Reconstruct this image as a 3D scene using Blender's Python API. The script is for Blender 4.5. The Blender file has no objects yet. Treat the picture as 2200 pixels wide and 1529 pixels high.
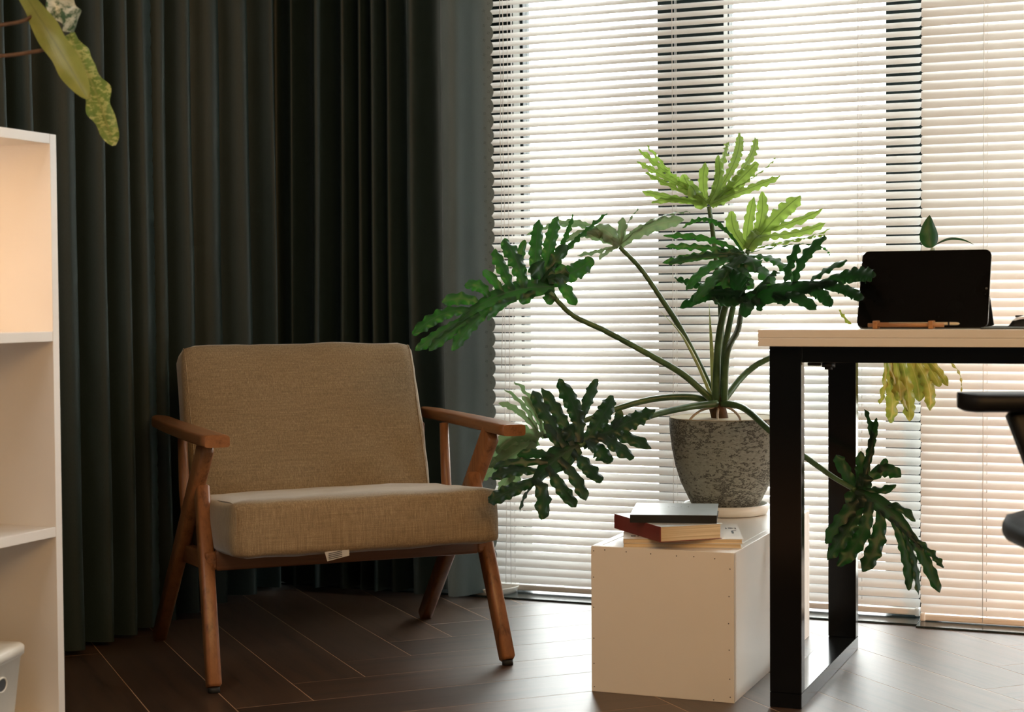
import bpy, bmesh, math, random
from mathutils import Vector, Matrix, noise
random.seed(7)
sc = bpy.context.scene
COL = sc.collection

# ------------------------------------------------------------------ camera, sky, lamps, exposure
cam_d = bpy.data.cameras.new('camera'); cam_d.sensor_fit = 'HORIZONTAL'; cam_d.sensor_width = 36.0
cam_d.lens = 58.2; cam_d.clip_start = 0.05; cam_d.clip_end = 400
cam_o = bpy.data.objects.new('camera', cam_d); COL.objects.link(cam_o)
YAW, PITCH, ROLL = 0.386086, -0.0324944, -0.00682306
_f = Vector((-math.sin(YAW)*math.cos(PITCH), math.cos(YAW)*math.cos(PITCH), math.sin(PITCH)))
_r = Vector((math.cos(YAW), math.sin(YAW), 0)); _u = _r.cross(_f)
_r2 = _r*math.cos(ROLL)+_u*math.sin(ROLL); _u2 = -_r*math.sin(ROLL)+_u*math.cos(ROLL)
cam_o.matrix_world = Matrix(((_r2.x, _u2.x, -_f.x, 0), (_r2.y, _u2.y, -_f.y, 0), (_r2.z, _u2.z, -_f.z, 0.80), (0, 0, 0, 1)))
cam_d.dof.use_dof = True; cam_d.dof.focus_distance = 3.75; cam_d.dof.aperture_fstop = 5.0
sc.camera = cam_o

world = bpy.data.worlds.new('overcast_sky'); sc.world = world; world.use_nodes = True
_bg = world.node_tree.nodes['Background']; _bg.inputs['Color'].default_value = (0.985, 0.995, 1.0, 1); _bg.inputs['Strength'].default_value = 15.0

def area(name, loc, target, size, power, color, portal=False, size_y=None):
    d = bpy.data.lights.new(name, 'AREA'); d.energy = power; d.color = color; d.size = size
    if size_y: d.shape = 'RECTANGLE'; d.size_y = size_y
    if portal: d.cycles.is_portal = True
    o = bpy.data.objects.new(name, d); COL.objects.link(o); o.location = loc
    o.rotation_euler = (Vector(target)-Vector(loc)).to_track_quat('-Z', 'Y').to_euler(); return o
area('window_portal', (0.18, 4.565, 1.25), (0.18, 0, 1.25), 4.3, 1, (1, 1, 1), True, 2.5)
area('side_window_portal', (2.58, 3.92, 1.2), (0, 3.92, 1.2), 0.62, 1, (1, 1, 1), True, 2.5)
area('ceiling_lamp_light', (0.85, 0.50, 2.45), (-0.9, 3.2, 0.4), 2.0, 66, (1.0, 0.58, 0.23))
area('shelf_fill_light', (-1.55, 0.5, 2.45), (-2.0, 2.6, 0.6), 0.8, 10, (1.0, 0.95, 0.87))  # neutral fill added to brighten the shelf compartments, no lamp known there
area('shelf_lamp_light', (-2.08, 2.02, 1.085), (-2.08, 2.1, 0.8), 0.10, 1.7, (1.0, 0.66, 0.40))
_pl = bpy.data.lights.new('blind_warm_spot', 'SPOT'); _pl.energy = 15; _pl.color = (1.0, 0.45, 0.17); _pl.shadow_soft_size = 0.06; _pl.spot_size = math.radians(125); _pl.spot_blend = 0.8  # unseen warm spot added to tint the right-hand blind
_po = bpy.data.objects.new('blind_warm_spot', _pl); COL.objects.link(_po); _po.location = (0.22, 3.50, 0.50)
_po.rotation_euler = (Vector((-0.16, 4.2, 0.42))-Vector(_po.location)).to_track_quat('-Z', 'Y').to_euler()

sc.view_settings.view_transform = 'Standard'; sc.view_settings.look = 'None'; sc.view_settings.gamma = 1.0
sc.view_settings.exposure = 0.43
try: sc.view_settings.use_curve_mapping = False
except Exception: pass
cy = sc.cycles
cy.max_bounces = 12; cy.diffuse_bounces = 5; cy.glossy_bounces = 4; cy.transmission_bounces = 8; cy.transparent_max_bounces = 16
cy.caustics_reflective = False; cy.caustics_refractive = False; cy.sample_clamp_indirect = 6.0
cy.use_denoising = True

# ------------------------------------------------------------------ materials
class NT:
    def __init__(s, m): s.t = m.node_tree; s.n = s.t.nodes; s.l = s.t.links
    def add(s, typ, **kw):
        nd = s.n.new(typ)
        for k, v in kw.items():
            if k.startswith('i_'):
                key = k[2:].replace('_', ' ')
                nd.inputs[int(key) if key.isdigit() else key].default_value = v
            else: setattr(nd, k, v)
        return nd
    def ln(s, a, b): s.l.new(a, b)
    def ramp(s, fac, stops, interp='LINEAR'):
        r = s.add('ShaderNodeValToRGB'); e = r.color_ramp.elements; r.color_ramp.interpolation = interp
        while len(e) < len(stops): e.new(0.5)
        for x, (p, c) in zip(e, stops): x.position = p; x.color = (*c, 1)
        s.ln(fac, r.inputs['Fac']); return r.outputs['Color']
    def coord(s, scale=(1, 1, 1), kind='Object'):
        tc = s.add('ShaderNodeTexCoord'); mp = s.add('ShaderNodeMapping'); mp.inputs['Scale'].default_value = scale
        s.ln(tc.outputs[kind], mp.inputs['Vector']); return mp.outputs['Vector']
    def noise(s, vec, scale, detail=4, rough=0.55):
        n = s.add('ShaderNodeTexNoise'); n.inputs['Scale'].default_value = scale; n.inputs['Detail'].default_value = detail
        n.inputs['Roughness'].default_value = rough; s.ln(vec, n.inputs['Vector']); return n.outputs['Fac']
    def bump(s, h, strength, dist=0.002):
        b = s.add('ShaderNodeBump'); b.inputs['Strength'].default_value = strength; b.inputs['Distance'].default_value = dist
        s.ln(h, b.inputs['Height']); return b.outputs['Normal']
    def mixrgb(s, fac, a, b):
        m = s.add('ShaderNodeMix', data_type='RGBA')
        if isinstance(fac, (int, float)): m.inputs['Factor'].default_value = fac
        else: s.ln(fac, m.inputs['Factor'])
        for sock, v in ((m.inputs[6], a), (m.inputs[7], b)):
            if isinstance(v, tuple): sock.default_value = (*v, 1)
            else: s.ln(v, sock)
        return m.outputs[2]
def mat(name, color, rough=0.5, metal=0.0, spec=0.5, coat=0.0):
    m = bpy.data.materials.new(name); m.use_nodes = True; b = m.node_tree.nodes['Principled BSDF']
    b.inputs['Base Color'].default_value = (*color, 1); b.inputs['Roughness'].default_value = rough
    b.inputs['Metallic'].default_value = metal; b.inputs['Specular IOR Level'].default_value = spec
    b.inputs['Coat Weight'].default_value = coat
    return m
def pb(m): return m.node_tree.nodes['Principled BSDF'], NT(m), m.node_tree.nodes['Material Output']
def translucent(m, frac, color=None):
    b, t, o = pb(m); tr = t.add('ShaderNodeBsdfTranslucent'); mx = t.add('ShaderNodeMixShader'); mx.inputs[0].default_value = frac
    if color: tr.inputs['Color'].default_value = (*color, 1)
    else:
        src = b.inputs['Base Color']
        if src.links: t.ln(src.links[0].from_socket, tr.inputs['Color'])
        else: tr.inputs['Color'].default_value = src.default_value
    t.ln(b.outputs[0], mx.inputs[1]); t.ln(tr.outputs[0], mx.inputs[2]); t.ln(mx.outputs[0], o.inputs['Surface']); return m
def speckle(m, amount=0.08, scale=30, bump=0.0, stretch=(1, 1, 1)):
    b, t, o = pb(m); c = tuple(b.inputs['Base Color'].default_value)[:3]
    n = t.noise(t.coord(stretch), scale)
    t.ln(t.ramp(n, [(0.3, tuple(x*(1-amount) for x in c)), (0.7, tuple(min(1, x*(1+amount)) for x in c))]), b.inputs['Base Color'])
    if bump: t.ln(t.bump(n, bump), b.inputs['Normal'])
    return m
def wood(name, dark, light, axis=0, scale=1.0, rough=0.4, bump=0.15, rand=True):
    m = mat(name, light, rough); b, t, o = pb(m)
    s = [34*scale]*3; s[axis] = 2.2*scale
    tc = t.add('ShaderNodeTexCoord'); mp = t.add('ShaderNodeMapping'); mp.inputs['Scale'].default_value = s
    if rand:
        oi = t.add('ShaderNodeObjectInfo'); ad = t.add('ShaderNodeVectorMath', operation='ADD'); ml = t.add('ShaderNodeMath', operation='MULTIPLY'); ml.inputs[1].default_value = 37.0
        t.ln(oi.outputs['Random'], ml.inputs[0]); t.ln(tc.outputs['Object'], ad.inputs[0]); t.ln(ml.outputs[0], ad.inputs[1]); t.ln(ad.outputs[0], mp.inputs['Vector'])
    else: t.ln(tc.outputs['Object'], mp.inputs['Vector'])
    n1 = t.noise(mp.outputs[0], 1.0, 6, 0.65); n2 = t.noise(mp.outputs[0], 5.0, 4, 0.6)
    ad2 = t.add('ShaderNodeMath', operation='MULTIPLY_ADD'); ad2.inputs[1].default_value = 0.35; t.ln(n2, ad2.inputs[0]); t.ln(n1, ad2.inputs[2])
    c = t.ramp(ad2.outputs[0], [(0.42, dark), (0.62, tuple((a+2*c_)/3 for a, c_ in zip(dark, light))), (0.85, light)])
    if rand:
        hs = t.add('ShaderNodeHueSaturation'); mr = t.add('ShaderNodeMapRange'); mr.inputs['To Min'].default_value = 0.75; mr.inputs['To Max'].default_value = 1.2
        t.ln(oi.outputs['Random'], mr.inputs['Value']); t.ln(mr.outputs[0], hs.inputs['Value']); t.ln(c, hs.inputs['Color']); c = hs.outputs['Color']
    t.ln(c, b.inputs['Base Color']); t.ln(t.bump(ad2.outputs[0], bump, 0.001), b.inputs['Normal']); return m
M = {}
M['plank'] = wood('floor_plank_wood', (0.022, 0.011, 0.006), (0.085, 0.046, 0.025), 0, 1.0, 0.42, 0.22); pb(M['plank'])[0].inputs['Specular IOR Level'].default_value = 1.0
M['joint_glint'] = speckle(mat('floor_joint_highlight', (0.60, 0.37, 0.23), 0.40, 0, 1.0), 0.1, 60)  # light tan stands for the highlight caught along the plank bevels
M['wall'] = speckle(mat('wall_paint', (0.30, 0.29, 0.27), 0.8), 0.03, 8, 0.05)
M['dark_wall'] = speckle(mat('dark_wall_paint', (0.10, 0.105, 0.10), 0.8), 0.03, 8, 0.05)
M['ceiling'] = speckle(mat('ceiling_paint', (0.45, 0.44, 0.42), 0.85), 0.03, 8)
M['granite'] = mat('granite', (0.02, 0.03, 0.03), 0.22)
_b, _t, _o = pb(M['granite']); _n = _t.noise(_t.coord((1, 1, 1)), 260, 3); _n2 = _t.noise(_t.coord((6, 20, 6)), 3, 3)
_t.ln(_t.mixrgb(_n2, _t.ramp(_n, [(0.45, (0.008, 0.014, 0.014)), (0.7, (0.05, 0.075, 0.075))]), (0.02, 0.032, 0.033)), _b.inputs['Base Color'])
M['frame'] = speckle(mat('window_aluminium', (0.0035, 0.008, 0.0075), 0.55, 0, 0.12), 0.1, 20)
M['seal'] = speckle(mat('white_seal', (0.8, 0.82, 0.8), 0.5), 0.03, 20)
M['glass'] = bpy.data.materials.new('window_glass'); M['glass'].use_nodes = True
_t = NT(M['glass']); _t.n.remove(_t.n['Principled BSDF']); _tr = _t.add('ShaderNodeBsdfTransparent'); _tr.inputs[0].default_value = (0.96, 0.98, 0.965, 1)
_gl = _t.add('ShaderNodeBsdfGlossy'); _gl.inputs['Roughness'].default_value = 0.02; _fr = _t.add('ShaderNodeFresnel'); _fr.inputs[0].default_value = 1.45
_mx = _t.add('ShaderNodeMixShader'); _t.ln(_fr.outputs[0], _mx.inputs[0]); _t.ln(_tr.outputs[0], _mx.inputs[1]); _t.ln(_gl.outputs[0], _mx.inputs[2]); _t.ln(_mx.outputs[0], _t.n['Material Output'].inputs[0])
M['slat'] = translucent(speckle(mat('blind_slat_plastic', (0.80, 0.795, 0.785), 0.32), 0.01, 12), 0.20, (0.9, 0.89, 0.87))
M['cord'] = translucent(speckle(mat('blind_cord', (0.85, 0.84, 0.82), 0.7), 0.05, 900), 0.2)
M['rail'] = speckle(mat('blind_rail', (0.84, 0.83, 0.81), 0.3), 0.01, 12)
M['paving'] = speckle(mat('terrace_paving', (0.62, 0.61, 0.57), 0.8), 0.08, 4)
M['curtain'] = mat('curtain_cloth', (0.04, 0.055, 0.05), 0.5, 0, 0.40)
_b, _t, _o = pb(M['curtain']); _n = _t.noise(_t.coord((1, 1, 0.25)), 900, 2); _t.ln(_t.ramp(_n, [(0.3, (0.012, 0.025, 0.023)), (0.7, (0.022, 0.041, 0.038))]), _b.inputs['Base Color'])
_t.ln(_t.bump(_n, 0.15, 0.0006), _b.inputs['Normal']); _b.inputs['Sheen Weight'].default_value = 0.0
translucent(M['curtain'], 0.28, (0.20, 0.19, 0.16))
M['fabric'] = mat('linen_upholstery', (0.40, 0.31, 0.20), 0.7, 0, 0.3)
_b, _t, _o = pb(M['fabric']); _v = _t.noise(_t.coord((420, 420, 9)), 1, 3, 0.6); _w = _t.noise(_t.coord((12, 420, 420)), 1, 3, 0.6); _g = _t.noise(_t.coord((1, 1, 1)), 700, 2)
_ad = _t.add('ShaderNodeMath', operation='ADD'); _t.ln(_v, _ad.inputs[0]); _wm = _t.add('ShaderNodeMath', operation='MULTIPLY_ADD'); _wm.inputs[1].default_value = 0.55; _wm.inputs[2].default_value = 0.225; _t.ln(_w, _wm.inputs[0]); _t.ln(_wm.outputs[0], _ad.inputs[1])
_ad3 = _t.add('ShaderNodeMath', operation='MULTIPLY_ADD'); _ad3.inputs[1].default_value = 0.7; _t.ln(_g, _ad3.inputs[0]); _t.ln(_ad.outputs[0], _ad3.inputs[2])
_t.ln(_t.ramp(_ad3.outputs[0], [(0.0, (0.05, 0.035, 0.02)), (0.5, (0.16, 0.115, 0.066)), (0.675, (0.262, 0.194, 0.114)), (0.85, (0.39, 0.30, 0.185)), (1.0, (0.46, 0.36, 0.24))]), _b.inputs['Base Color'])
_mm = _t.add('ShaderNodeMath', operation='MULTIPLY'); _mm.inputs[1].default_value = 0.5; _t.ln(_ad3.outputs[0], _mm.inputs[0]); _t.ln(_mm.outputs[0], [n for n in _t.n if n.type == 'VALTORGB'][-1].inputs['Fac'])
_t.ln(_t.bump(_g, 0.35, 0.0012), _b.inputs['Normal'])
_b.inputs['Sheen Weight'].default_value = 0.6; _b.inputs['Sheen Roughness'].default_value = 0.35
M['chairwood'] = wood('teak', (0.10, 0.035, 0.012), (0.30, 0.125, 0.045), 2, 1.3, 0.38, 0.12, False)
M['armwood'] = wood('teak_arm', (0.10, 0.035, 0.012), (0.30, 0.125, 0.045), 1, 1.3, 0.33, 0.12, False)
M['railwood'] = wood('teak_rail', (0.07, 0.024, 0.009), (0.20, 0.08, 0.03), 0, 1.3, 0.4, 0.12, False)
M['rubber'] = speckle(mat('rubber', (0.01, 0.01, 0.01), 0.7), 0.2, 60)
M['paper'] = speckle(mat('paper', (0.80, 0.77, 0.72), 0.6), 0.03, 30)
M['ink'] = mat('ink', (0.02, 0.02, 0.022), 0.6)
M['melamine'] = speckle(mat('white_melamine', (0.80, 0.775, 0.73), 0.35), 0.012, 10)
M['melamine_front'] = speckle(mat('white_hardboard', (0.80, 0.76, 0.69), 0.5), 0.015, 5)
M['desk'] = speckle(mat('desk_melamine', (0.76, 0.73, 0.68), 0.28), 0.012, 10)
M['black_metal'] = speckle(mat('black_gloss_steel', (0.0018, 0.0022, 0.0022), 0.15, 0, 0.38), 0.1, 12)
M['shelf'] = speckle(mat('shelf_melamine', (0.76, 0.74, 0.72), 0.4), 0.012, 10)
M['bin'] = speckle(mat('bin_plastic', (0.74, 0.72, 0.66), 0.38), 0.02, 14)
M['tablet'] = speckle(mat('tablet_screen', (0.003, 0.003, 0.003), 0.12, 0, 0.10), 0.1, 5)
M['tablet_edge'] = speckle(mat('tablet_edge', (0.10, 0.095, 0.085), 0.35, 0.8), 0.05, 20)
M['black_plastic'] = speckle(mat('black_plastic', (0.006, 0.007, 0.007), 0.5), 0.1, 40)
M['chair_black'] = speckle(mat('chair_black_plastic', (0.004, 0.005, 0.006), 0.5, 0, 0.25), 0.1, 40, 0.1)
M['bamboo'] = wood('bamboo', (0.22, 0.09, 0.03), (0.46, 0.22, 0.085), 0, 3.0, 0.35, 0.05, False)
M['pencil'] = speckle(mat('cream_lacquer', (0.66, 0.56, 0.38), 0.35), 0.03, 50)
M['felt'] = speckle(mat('grey_felt', (0.085, 0.10, 0.095), 0.95), 0.5, 500, 0.3)
M['mouse'] = speckle(mat('white_shell', (0.80, 0.76, 0.74), 0.25), 0.01, 20)
M['red'] = speckle(mat('red_card', (0.20, 0.028, 0.02), 0.5), 0.12, 20)
M['pages'] = mat('page_block', (0.72, 0.56, 0.34), 0.7); _b, _t, _o = pb(M['pages']); _n = _t.noise(_t.coord((3, 3, 900)), 1, 2)
_t.ln(_t.ramp(_n, [(0.35, (0.50, 0.37, 0.21)), (0.65, (0.78, 0.64, 0.42))]), _b.inputs['Base Color'])
M['pale_cover'] = speckle(mat('pale_glossy_cover', (0.62, 0.66, 0.68), 0.25), 0.06, 14)
M['black_cover'] = speckle(mat('black_cover', (0.008, 0.010, 0.010), 0.30, 0, 0.6), 0.2, 30)
M['notebook_glare'] = speckle(mat('black_cover_glare', (0.40, 0.47, 0.50), 0.3, 0, 0.7), 0.08, 20)  # glare on the black notebook, put into a pale base colour
M['saucer'] = speckle(mat('white_ceramic', (0.72, 0.71, 0.65), 0.35), 0.02, 8)
M['soil'] = speckle(mat('soil', (0.16, 0.10, 0.05), 0.95), 0.5, 90, 0.6)
M['pot_inner'] = speckle(mat('pot_inner_clay', (0.42, 0.34, 0.21), 0.8), 0.1, 40)
M['pot'] = mat('weathered_cement', (0.4, 0.39, 0.33), 0.8); _b, _t, _o = pb(M['pot'])
_n = _t.noise(_t.coord((1, 1, 2.2)), 75, 8, 0.72); _n2 = _t.noise(_t.coord((1, 1, 1.5)), 7, 4); _n3 = _t.noise(_t.coord((1, 1, 2.0)), 120, 3)
_ad = _t.add('ShaderNodeMath', operation='MULTIPLY_ADD'); _ad.inputs[1].default_value = 0.55; _t.ln(_n2, _ad.inputs[0]); _t.ln(_n, _ad.inputs[2])
_mask = _t.ramp(_ad.outputs[0], [(0.775, (0, 0, 0)), (0.815, (0.9, 0.9, 0.9)), (0.85, (0.9, 0.9, 0.9)), (0.89, (0.05, 0.05, 0.05))])
_base = _t.ramp(_n3, [(0.3, (0.22, 0.235, 0.20)), (0.7, (0.32, 0.335, 0.29))])
_t.ln(_t.mixrgb(_mask, _base, (0.02, 0.02, 0.017)), _b.inputs['Base Color']); _t.ln(_t.bump(_mask, -0.35, 0.003), _b.inputs['Normal'])
M['bark'] = speckle(mat('brown_stem', (0.10, 0.055, 0.03), 0.8), 0.4, 60, 0.5)
M['root'] = speckle(mat('pale_root', (0.55, 0.46, 0.36), 0.7), 0.15, 60)
M['petiole'] = mat('green_petiole', (0.055, 0.115, 0.04), 0.35); _b, _t, _o = pb(M['petiole']); _n = _t.noise(_t.coord((1, 1, 1)), 25, 3)
_t.ln(_t.ramp(_n, [(0.35, (0.03, 0.075, 0.025)), (0.7, (0.09, 0.16, 0.055))]), _b.inputs['Base Color'])
M['spike'] = translucent(speckle(mat('pale_sheath', (0.50, 0.56, 0.26), 0.4), 0.15, 20), 0.35)
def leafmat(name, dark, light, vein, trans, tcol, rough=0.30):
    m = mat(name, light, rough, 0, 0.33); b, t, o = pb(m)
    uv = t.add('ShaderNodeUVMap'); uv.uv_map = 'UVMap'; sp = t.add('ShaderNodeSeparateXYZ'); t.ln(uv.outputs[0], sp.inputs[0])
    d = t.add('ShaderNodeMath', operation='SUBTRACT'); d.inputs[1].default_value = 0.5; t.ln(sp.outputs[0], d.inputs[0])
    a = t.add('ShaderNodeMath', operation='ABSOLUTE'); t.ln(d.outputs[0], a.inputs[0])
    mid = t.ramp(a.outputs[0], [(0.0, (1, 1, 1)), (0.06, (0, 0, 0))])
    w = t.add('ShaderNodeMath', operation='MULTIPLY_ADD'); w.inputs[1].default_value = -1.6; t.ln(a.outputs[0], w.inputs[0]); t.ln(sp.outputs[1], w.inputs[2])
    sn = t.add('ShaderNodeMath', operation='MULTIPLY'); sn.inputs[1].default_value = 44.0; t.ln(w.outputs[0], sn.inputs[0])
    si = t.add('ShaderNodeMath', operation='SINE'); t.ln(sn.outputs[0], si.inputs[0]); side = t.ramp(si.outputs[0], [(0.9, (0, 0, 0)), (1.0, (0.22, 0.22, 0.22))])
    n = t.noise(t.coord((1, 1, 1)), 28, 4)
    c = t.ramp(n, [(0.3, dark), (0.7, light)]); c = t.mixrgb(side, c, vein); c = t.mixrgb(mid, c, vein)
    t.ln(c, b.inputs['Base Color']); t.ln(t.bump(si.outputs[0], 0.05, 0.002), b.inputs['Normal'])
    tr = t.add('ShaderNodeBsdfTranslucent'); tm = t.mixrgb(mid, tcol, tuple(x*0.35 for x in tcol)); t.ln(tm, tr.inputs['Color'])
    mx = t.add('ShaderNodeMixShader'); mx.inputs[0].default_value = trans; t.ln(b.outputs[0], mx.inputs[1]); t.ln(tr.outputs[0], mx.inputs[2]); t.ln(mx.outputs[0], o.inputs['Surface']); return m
M['lime'] = leafmat('backlit_lime_leaf', (0.13, 0.24, 0.05), (0.22, 0.36, 0.09), (0.10, 0.18, 0.04), 0.5, (0.34, 0.52, 0.09))  # lime of light shining through the leaf, put into its base colour too
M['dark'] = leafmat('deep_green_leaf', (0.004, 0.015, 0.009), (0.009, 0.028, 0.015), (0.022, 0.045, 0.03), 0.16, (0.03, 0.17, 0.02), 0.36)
M['green'] = leafmat('mid_green_leaf', (0.008, 0.032, 0.014), (0.018, 0.060, 0.024), (0.06, 0.11, 0.06), 0.32, (0.05, 0.26, 0.02), 0.34)
M['pale'] = leafmat('grey_green_leaf', (0.12, 0.19, 0.12), (0.22, 0.30, 0.20), (0.35, 0.42, 0.3), 0.35, (0.20, 0.34, 0.14))
M['yellow'] = leafmat('yellowing_leaf', (0.09, 0.17, 0.03), (0.34, 0.26, 0.04), (0.5, 0.46, 0.18), 0.28, (0.30, 0.36, 0.05))
M['varieg'] = leafmat('variegated_leaf', (0.035, 0.10, 0.02), (0.12, 0.21, 0.05), (0.30, 0.34, 0.12), 0.25, (0.42, 0.45, 0.1))
_b, _t, _o = pb(M['varieg']); _n = _t.noise(_t.coord((1, 1, 2)), 75, 5, 0.7); _src = _b.inputs['Base Color'].links[0].from_socket
_t.ln(_t.mixrgb(_t.ramp(_n, [(0.50, (0, 0, 0)), (0.56, (1, 1, 1))]), _src, (0.42, 0.43, 0.2)), _b.inputs['Base Color'])
M['olive'] = leafmat('olive_leaf', (0.16, 0.19, 0.04), (0.25, 0.26, 0.075), (0.2, 0.22, 0.06), 0.25, (0.42, 0.42, 0.09))
M['white_leaf'] = speckle(mat('cream_green_leaf', (0.42, 0.5, 0.4), 0.35), 0.6, 40)

# ------------------------------------------------------------------ mesh helpers
class MB:
    def __init__(s): s.v = []; s.f = []; s.uv = None; s.sm = []
    def face(s, idx, smooth=False): s.f.append(idx); s.sm.append(smooth)
    def box(s, x0, x1, y0, y1, z0, z1, bev=0.0015):
        bm = bmesh.new(); bmesh.ops.create_cube(bm, size=1)
        for v in bm.verts: v.co = Vector(((x0+x1)/2+v.co.x*(x1-x0), (y0+y1)/2+v.co.y*(y1-y0), (z0+z1)/2+v.co.z*(z1-z0)))
        if bev: bmesh.ops.bevel(bm, geom=bm.edges[:], offset=min(bev, .45*min(x1-x0, y1-y0, z1-z0)), segments=2, profile=0.6, affect='EDGES')
        s.bm(bm); return s
    def bm(s, bm, mtx=None, smooth=False):
        k = len(s.v); bm.verts.index_update()
        for v in bm.verts: s.v.append(tuple(mtx @ v.co if mtx else v.co))
        for f in bm.faces: s.face([k+v.index for v in f.verts], smooth)
        bm.free(); return s
    def xform(s, mtx, start=0):
        for i in range(start, len(s.v)): s.v[i] = tuple(mtx @ Vector(s.v[i]))
        return s
    def grid(s, rows, smooth=True, closed=False):
        k = len(s.v); n = len(rows[0])
        for r in rows: s.v.extend(tuple(p) for p in r)
        for i in range(len(rows)-1):
            for j in range(n if closed else n-1):
                a = k+i*n+j; b = k+i*n+(j+1) % n; s.face([a, b, b+n, a+n], smooth)
        return k
    def tube(s, pts, rad, n=10, cap=True, flat=1.0):
        pts = [Vector(p) for p in pts]; rr = rad if isinstance(rad, (list, tuple)) else [rad]*len(pts)
        up = Vector((0, 0, 1)); rows = []; prev = None
        for i, p in enumerate(pts):
            t = (pts[min(i+1, len(pts)-1)]-pts[max(i-1, 0)]).normalized()
            a = prev if prev else (up.cross(t) if abs(t.z) < 0.95 else Vector((1, 0, 0)))
            a = (a-t*a.dot(t)).normalized(); prev = a; b = t.cross(a)
            rows.append([p+(a*math.cos(2*math.pi*j/n)+b*math.sin(2*math.pi*j/n)*flat)*rr[i] for j in range(n)])
        k = s.grid(rows, True, True)
        if cap: s.face([k+j for j in range(n)][::-1]); s.face([k+(len(rows)-1)*n+j for j in range(n)])
        return s
    def bar(s, p0, p1, side, w0, h0, w1, h1, e=0.35, cap=0.006):
        # rounded-rectangle bar; side = direction of width w, e = corner roundness
        p0, p1 = Vector(p0), Vector(p1); t = (p1-p0).normalized(); a = Vector(side); a = (a-t*a.dot(t)).normalized(); b = t.cross(a); rows = []
        L = (p1-p0).length
        for q, sh in ((0, .72), (cap/L, 1), (.5, 1), (1-cap/L, 1), (1, .72)):
            w = (w0+(w1-w0)*q)/2*(sh if sh < 1 else 1); h = (h0+(h1-h0)*q)/2*(sh if sh < 1 else 1); c = p0+(p1-p0)*q; row = []
            for j in range(16):
                an = 2*math.pi*(j+.5)/16; cx, sx = math.cos(an), math.sin(an)
                row.append(c+a*w*math.copysign(abs(cx)**e, cx)+b*h*math.copysign(abs(sx)**e, sx))
            rows.append(row)
        k = s.grid(rows, True, True); s.face([k+j for j in range(16)][::-1]); s.face([k+64+j for j in range(16)]); return s
    def lathe(s, prof, c=(0, 0), n=48):
        rows = [[(c[0]+r*math.cos(2*math.pi*j/n), c[1]+r*math.sin(2*math.pi*j/n), z) for j in range(n)] for r, z in prof]
        k = s.grid(rows, True, True); s.face([k+j for j in range(n)][::-1]); s.face([k+(len(rows)-1)*n+j for j in range(n)]); return s
    def cushion(s, c, d, r, puff=0.01, n=14, rx=0.0, wr=0.004, seed=0):
        # rounded box, slightly swollen and creased
        bm = bmesh.new(); bmesh.ops.create_cube(bm, size=2); bmesh.ops.subdivide_edges(bm, edges=bm.edges[:], cuts=n, use_grid_fill=True)
        hd = Vector(d)/2; inner = Vector((hd.x-r, hd.y-r, hd.z-r)); R = Matrix.Rotation(rx, 3, 'X')
        for v in bm.verts:
            q = Vector((v.co.x*hd.x, v.co.y*hd.y, v.co.z*hd.z)); ii = Vector([max(-inner[i], min(inner[i], q[i])) for i in range(3)])
            dd = q-ii; p = ii+(dd.normalized()*r if dd.length > 1e-6 else dd)
            k = [1-abs(q[i]/hd[i])**2 for i in range(3)]
            for i in range(3):
                o = [j for j in range(3) if j != i]; p[i] += math.copysign(puff*k[o[0]]*k[o[1]], q[i])*(1 if abs(q[i]) > hd[i]*.9 else 0)
            nz = noise.noise_vector(p*9+Vector((seed, 0, 0)))*wr + noise.noise_vector(p*26+Vector((0, seed, 0)))*wr*.35
            v.co = R @ (p+nz)+Vector(c)
        return s.bm(bm, None, True)
    def build(s, name, m, parent=None, origin=(0, 0, 0), **props):
        me = bpy.data.meshes.new(name); o_ = Vector(origin)
        me.from_pydata([tuple(Vector(v)-o_) for v in s.v], [], s.f); me.materials.append(m)
        for p, q in zip(me.polygons, s.sm): p.use_smooth = q
        if s.uv:
            l = me.uv_layers.new(name='UVMap')
            for lp in me.loops: l.data[lp.index].uv = s.uv[lp.vertex_index]
        me.update(); o = bpy.data.objects.new(name, me); COL.objects.link(o)
        if parent is None: o.location = origin
        o.parent = parent
        for k, v in props.items(): o[k] = v
        return o
def thing(name, label, cat, loc=(0, 0, 0), rz=0.0, group=None):
    o = bpy.data.objects.new(name, None); o.empty_display_size = 0.05; COL.objects.link(o); o.location = loc; o.rotation_euler = (0, 0, rz)
    o['label'] = label; o['category'] = cat
    if group: o['group'] = group
    return o
def struct(o): o['kind'] = 'structure'; return o
def copy_part(o, parent, loc=None, rot=None):
    c = o.copy(); COL.objects.link(c); c.parent = parent
    if loc is not None: c.location = loc
    if rot is not None: c.rotation_euler = rot
    return c
def spline(pts, n=10):
    p = [Vector(q) for q in pts]; p = [p[0]*2-p[1]]+p+[p[-1]*2-p[-2]]; out = []
    for i in range(1, len(p)-2):
        for j in range(n):
            t = j/n; out.append(.5*((2*p[i])+(-p[i-1]+p[i+1])*t+(2*p[i-1]-5*p[i]+4*p[i+1]-p[i+2])*t*t+(-p[i-1]+3*p[i]-3*p[i+1]+p[i+2])*t**3))
    out.append(p[-2]); return out
M['speckled'] = mat('white_green_leaf', (0.5, 0.55, 0.5), 0.3); _b, _t, _o = pb(M['speckled']); _n = _t.noise(_t.coord((1, 1, 1)), 70, 5, 0.7); _t.ln(_t.ramp(_n, [(0.42, (0.04, 0.10, 0.05)), (0.52, (0.45, 0.50, 0.44)), (0.8, (0.6, 0.64, 0.6))]), _b.inputs['Base Color'])
M['care_tag'] = speckle(mat('care_tag_cloth', (0.42, 0.41, 0.39), 0.7), 0.05, 60)

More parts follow.
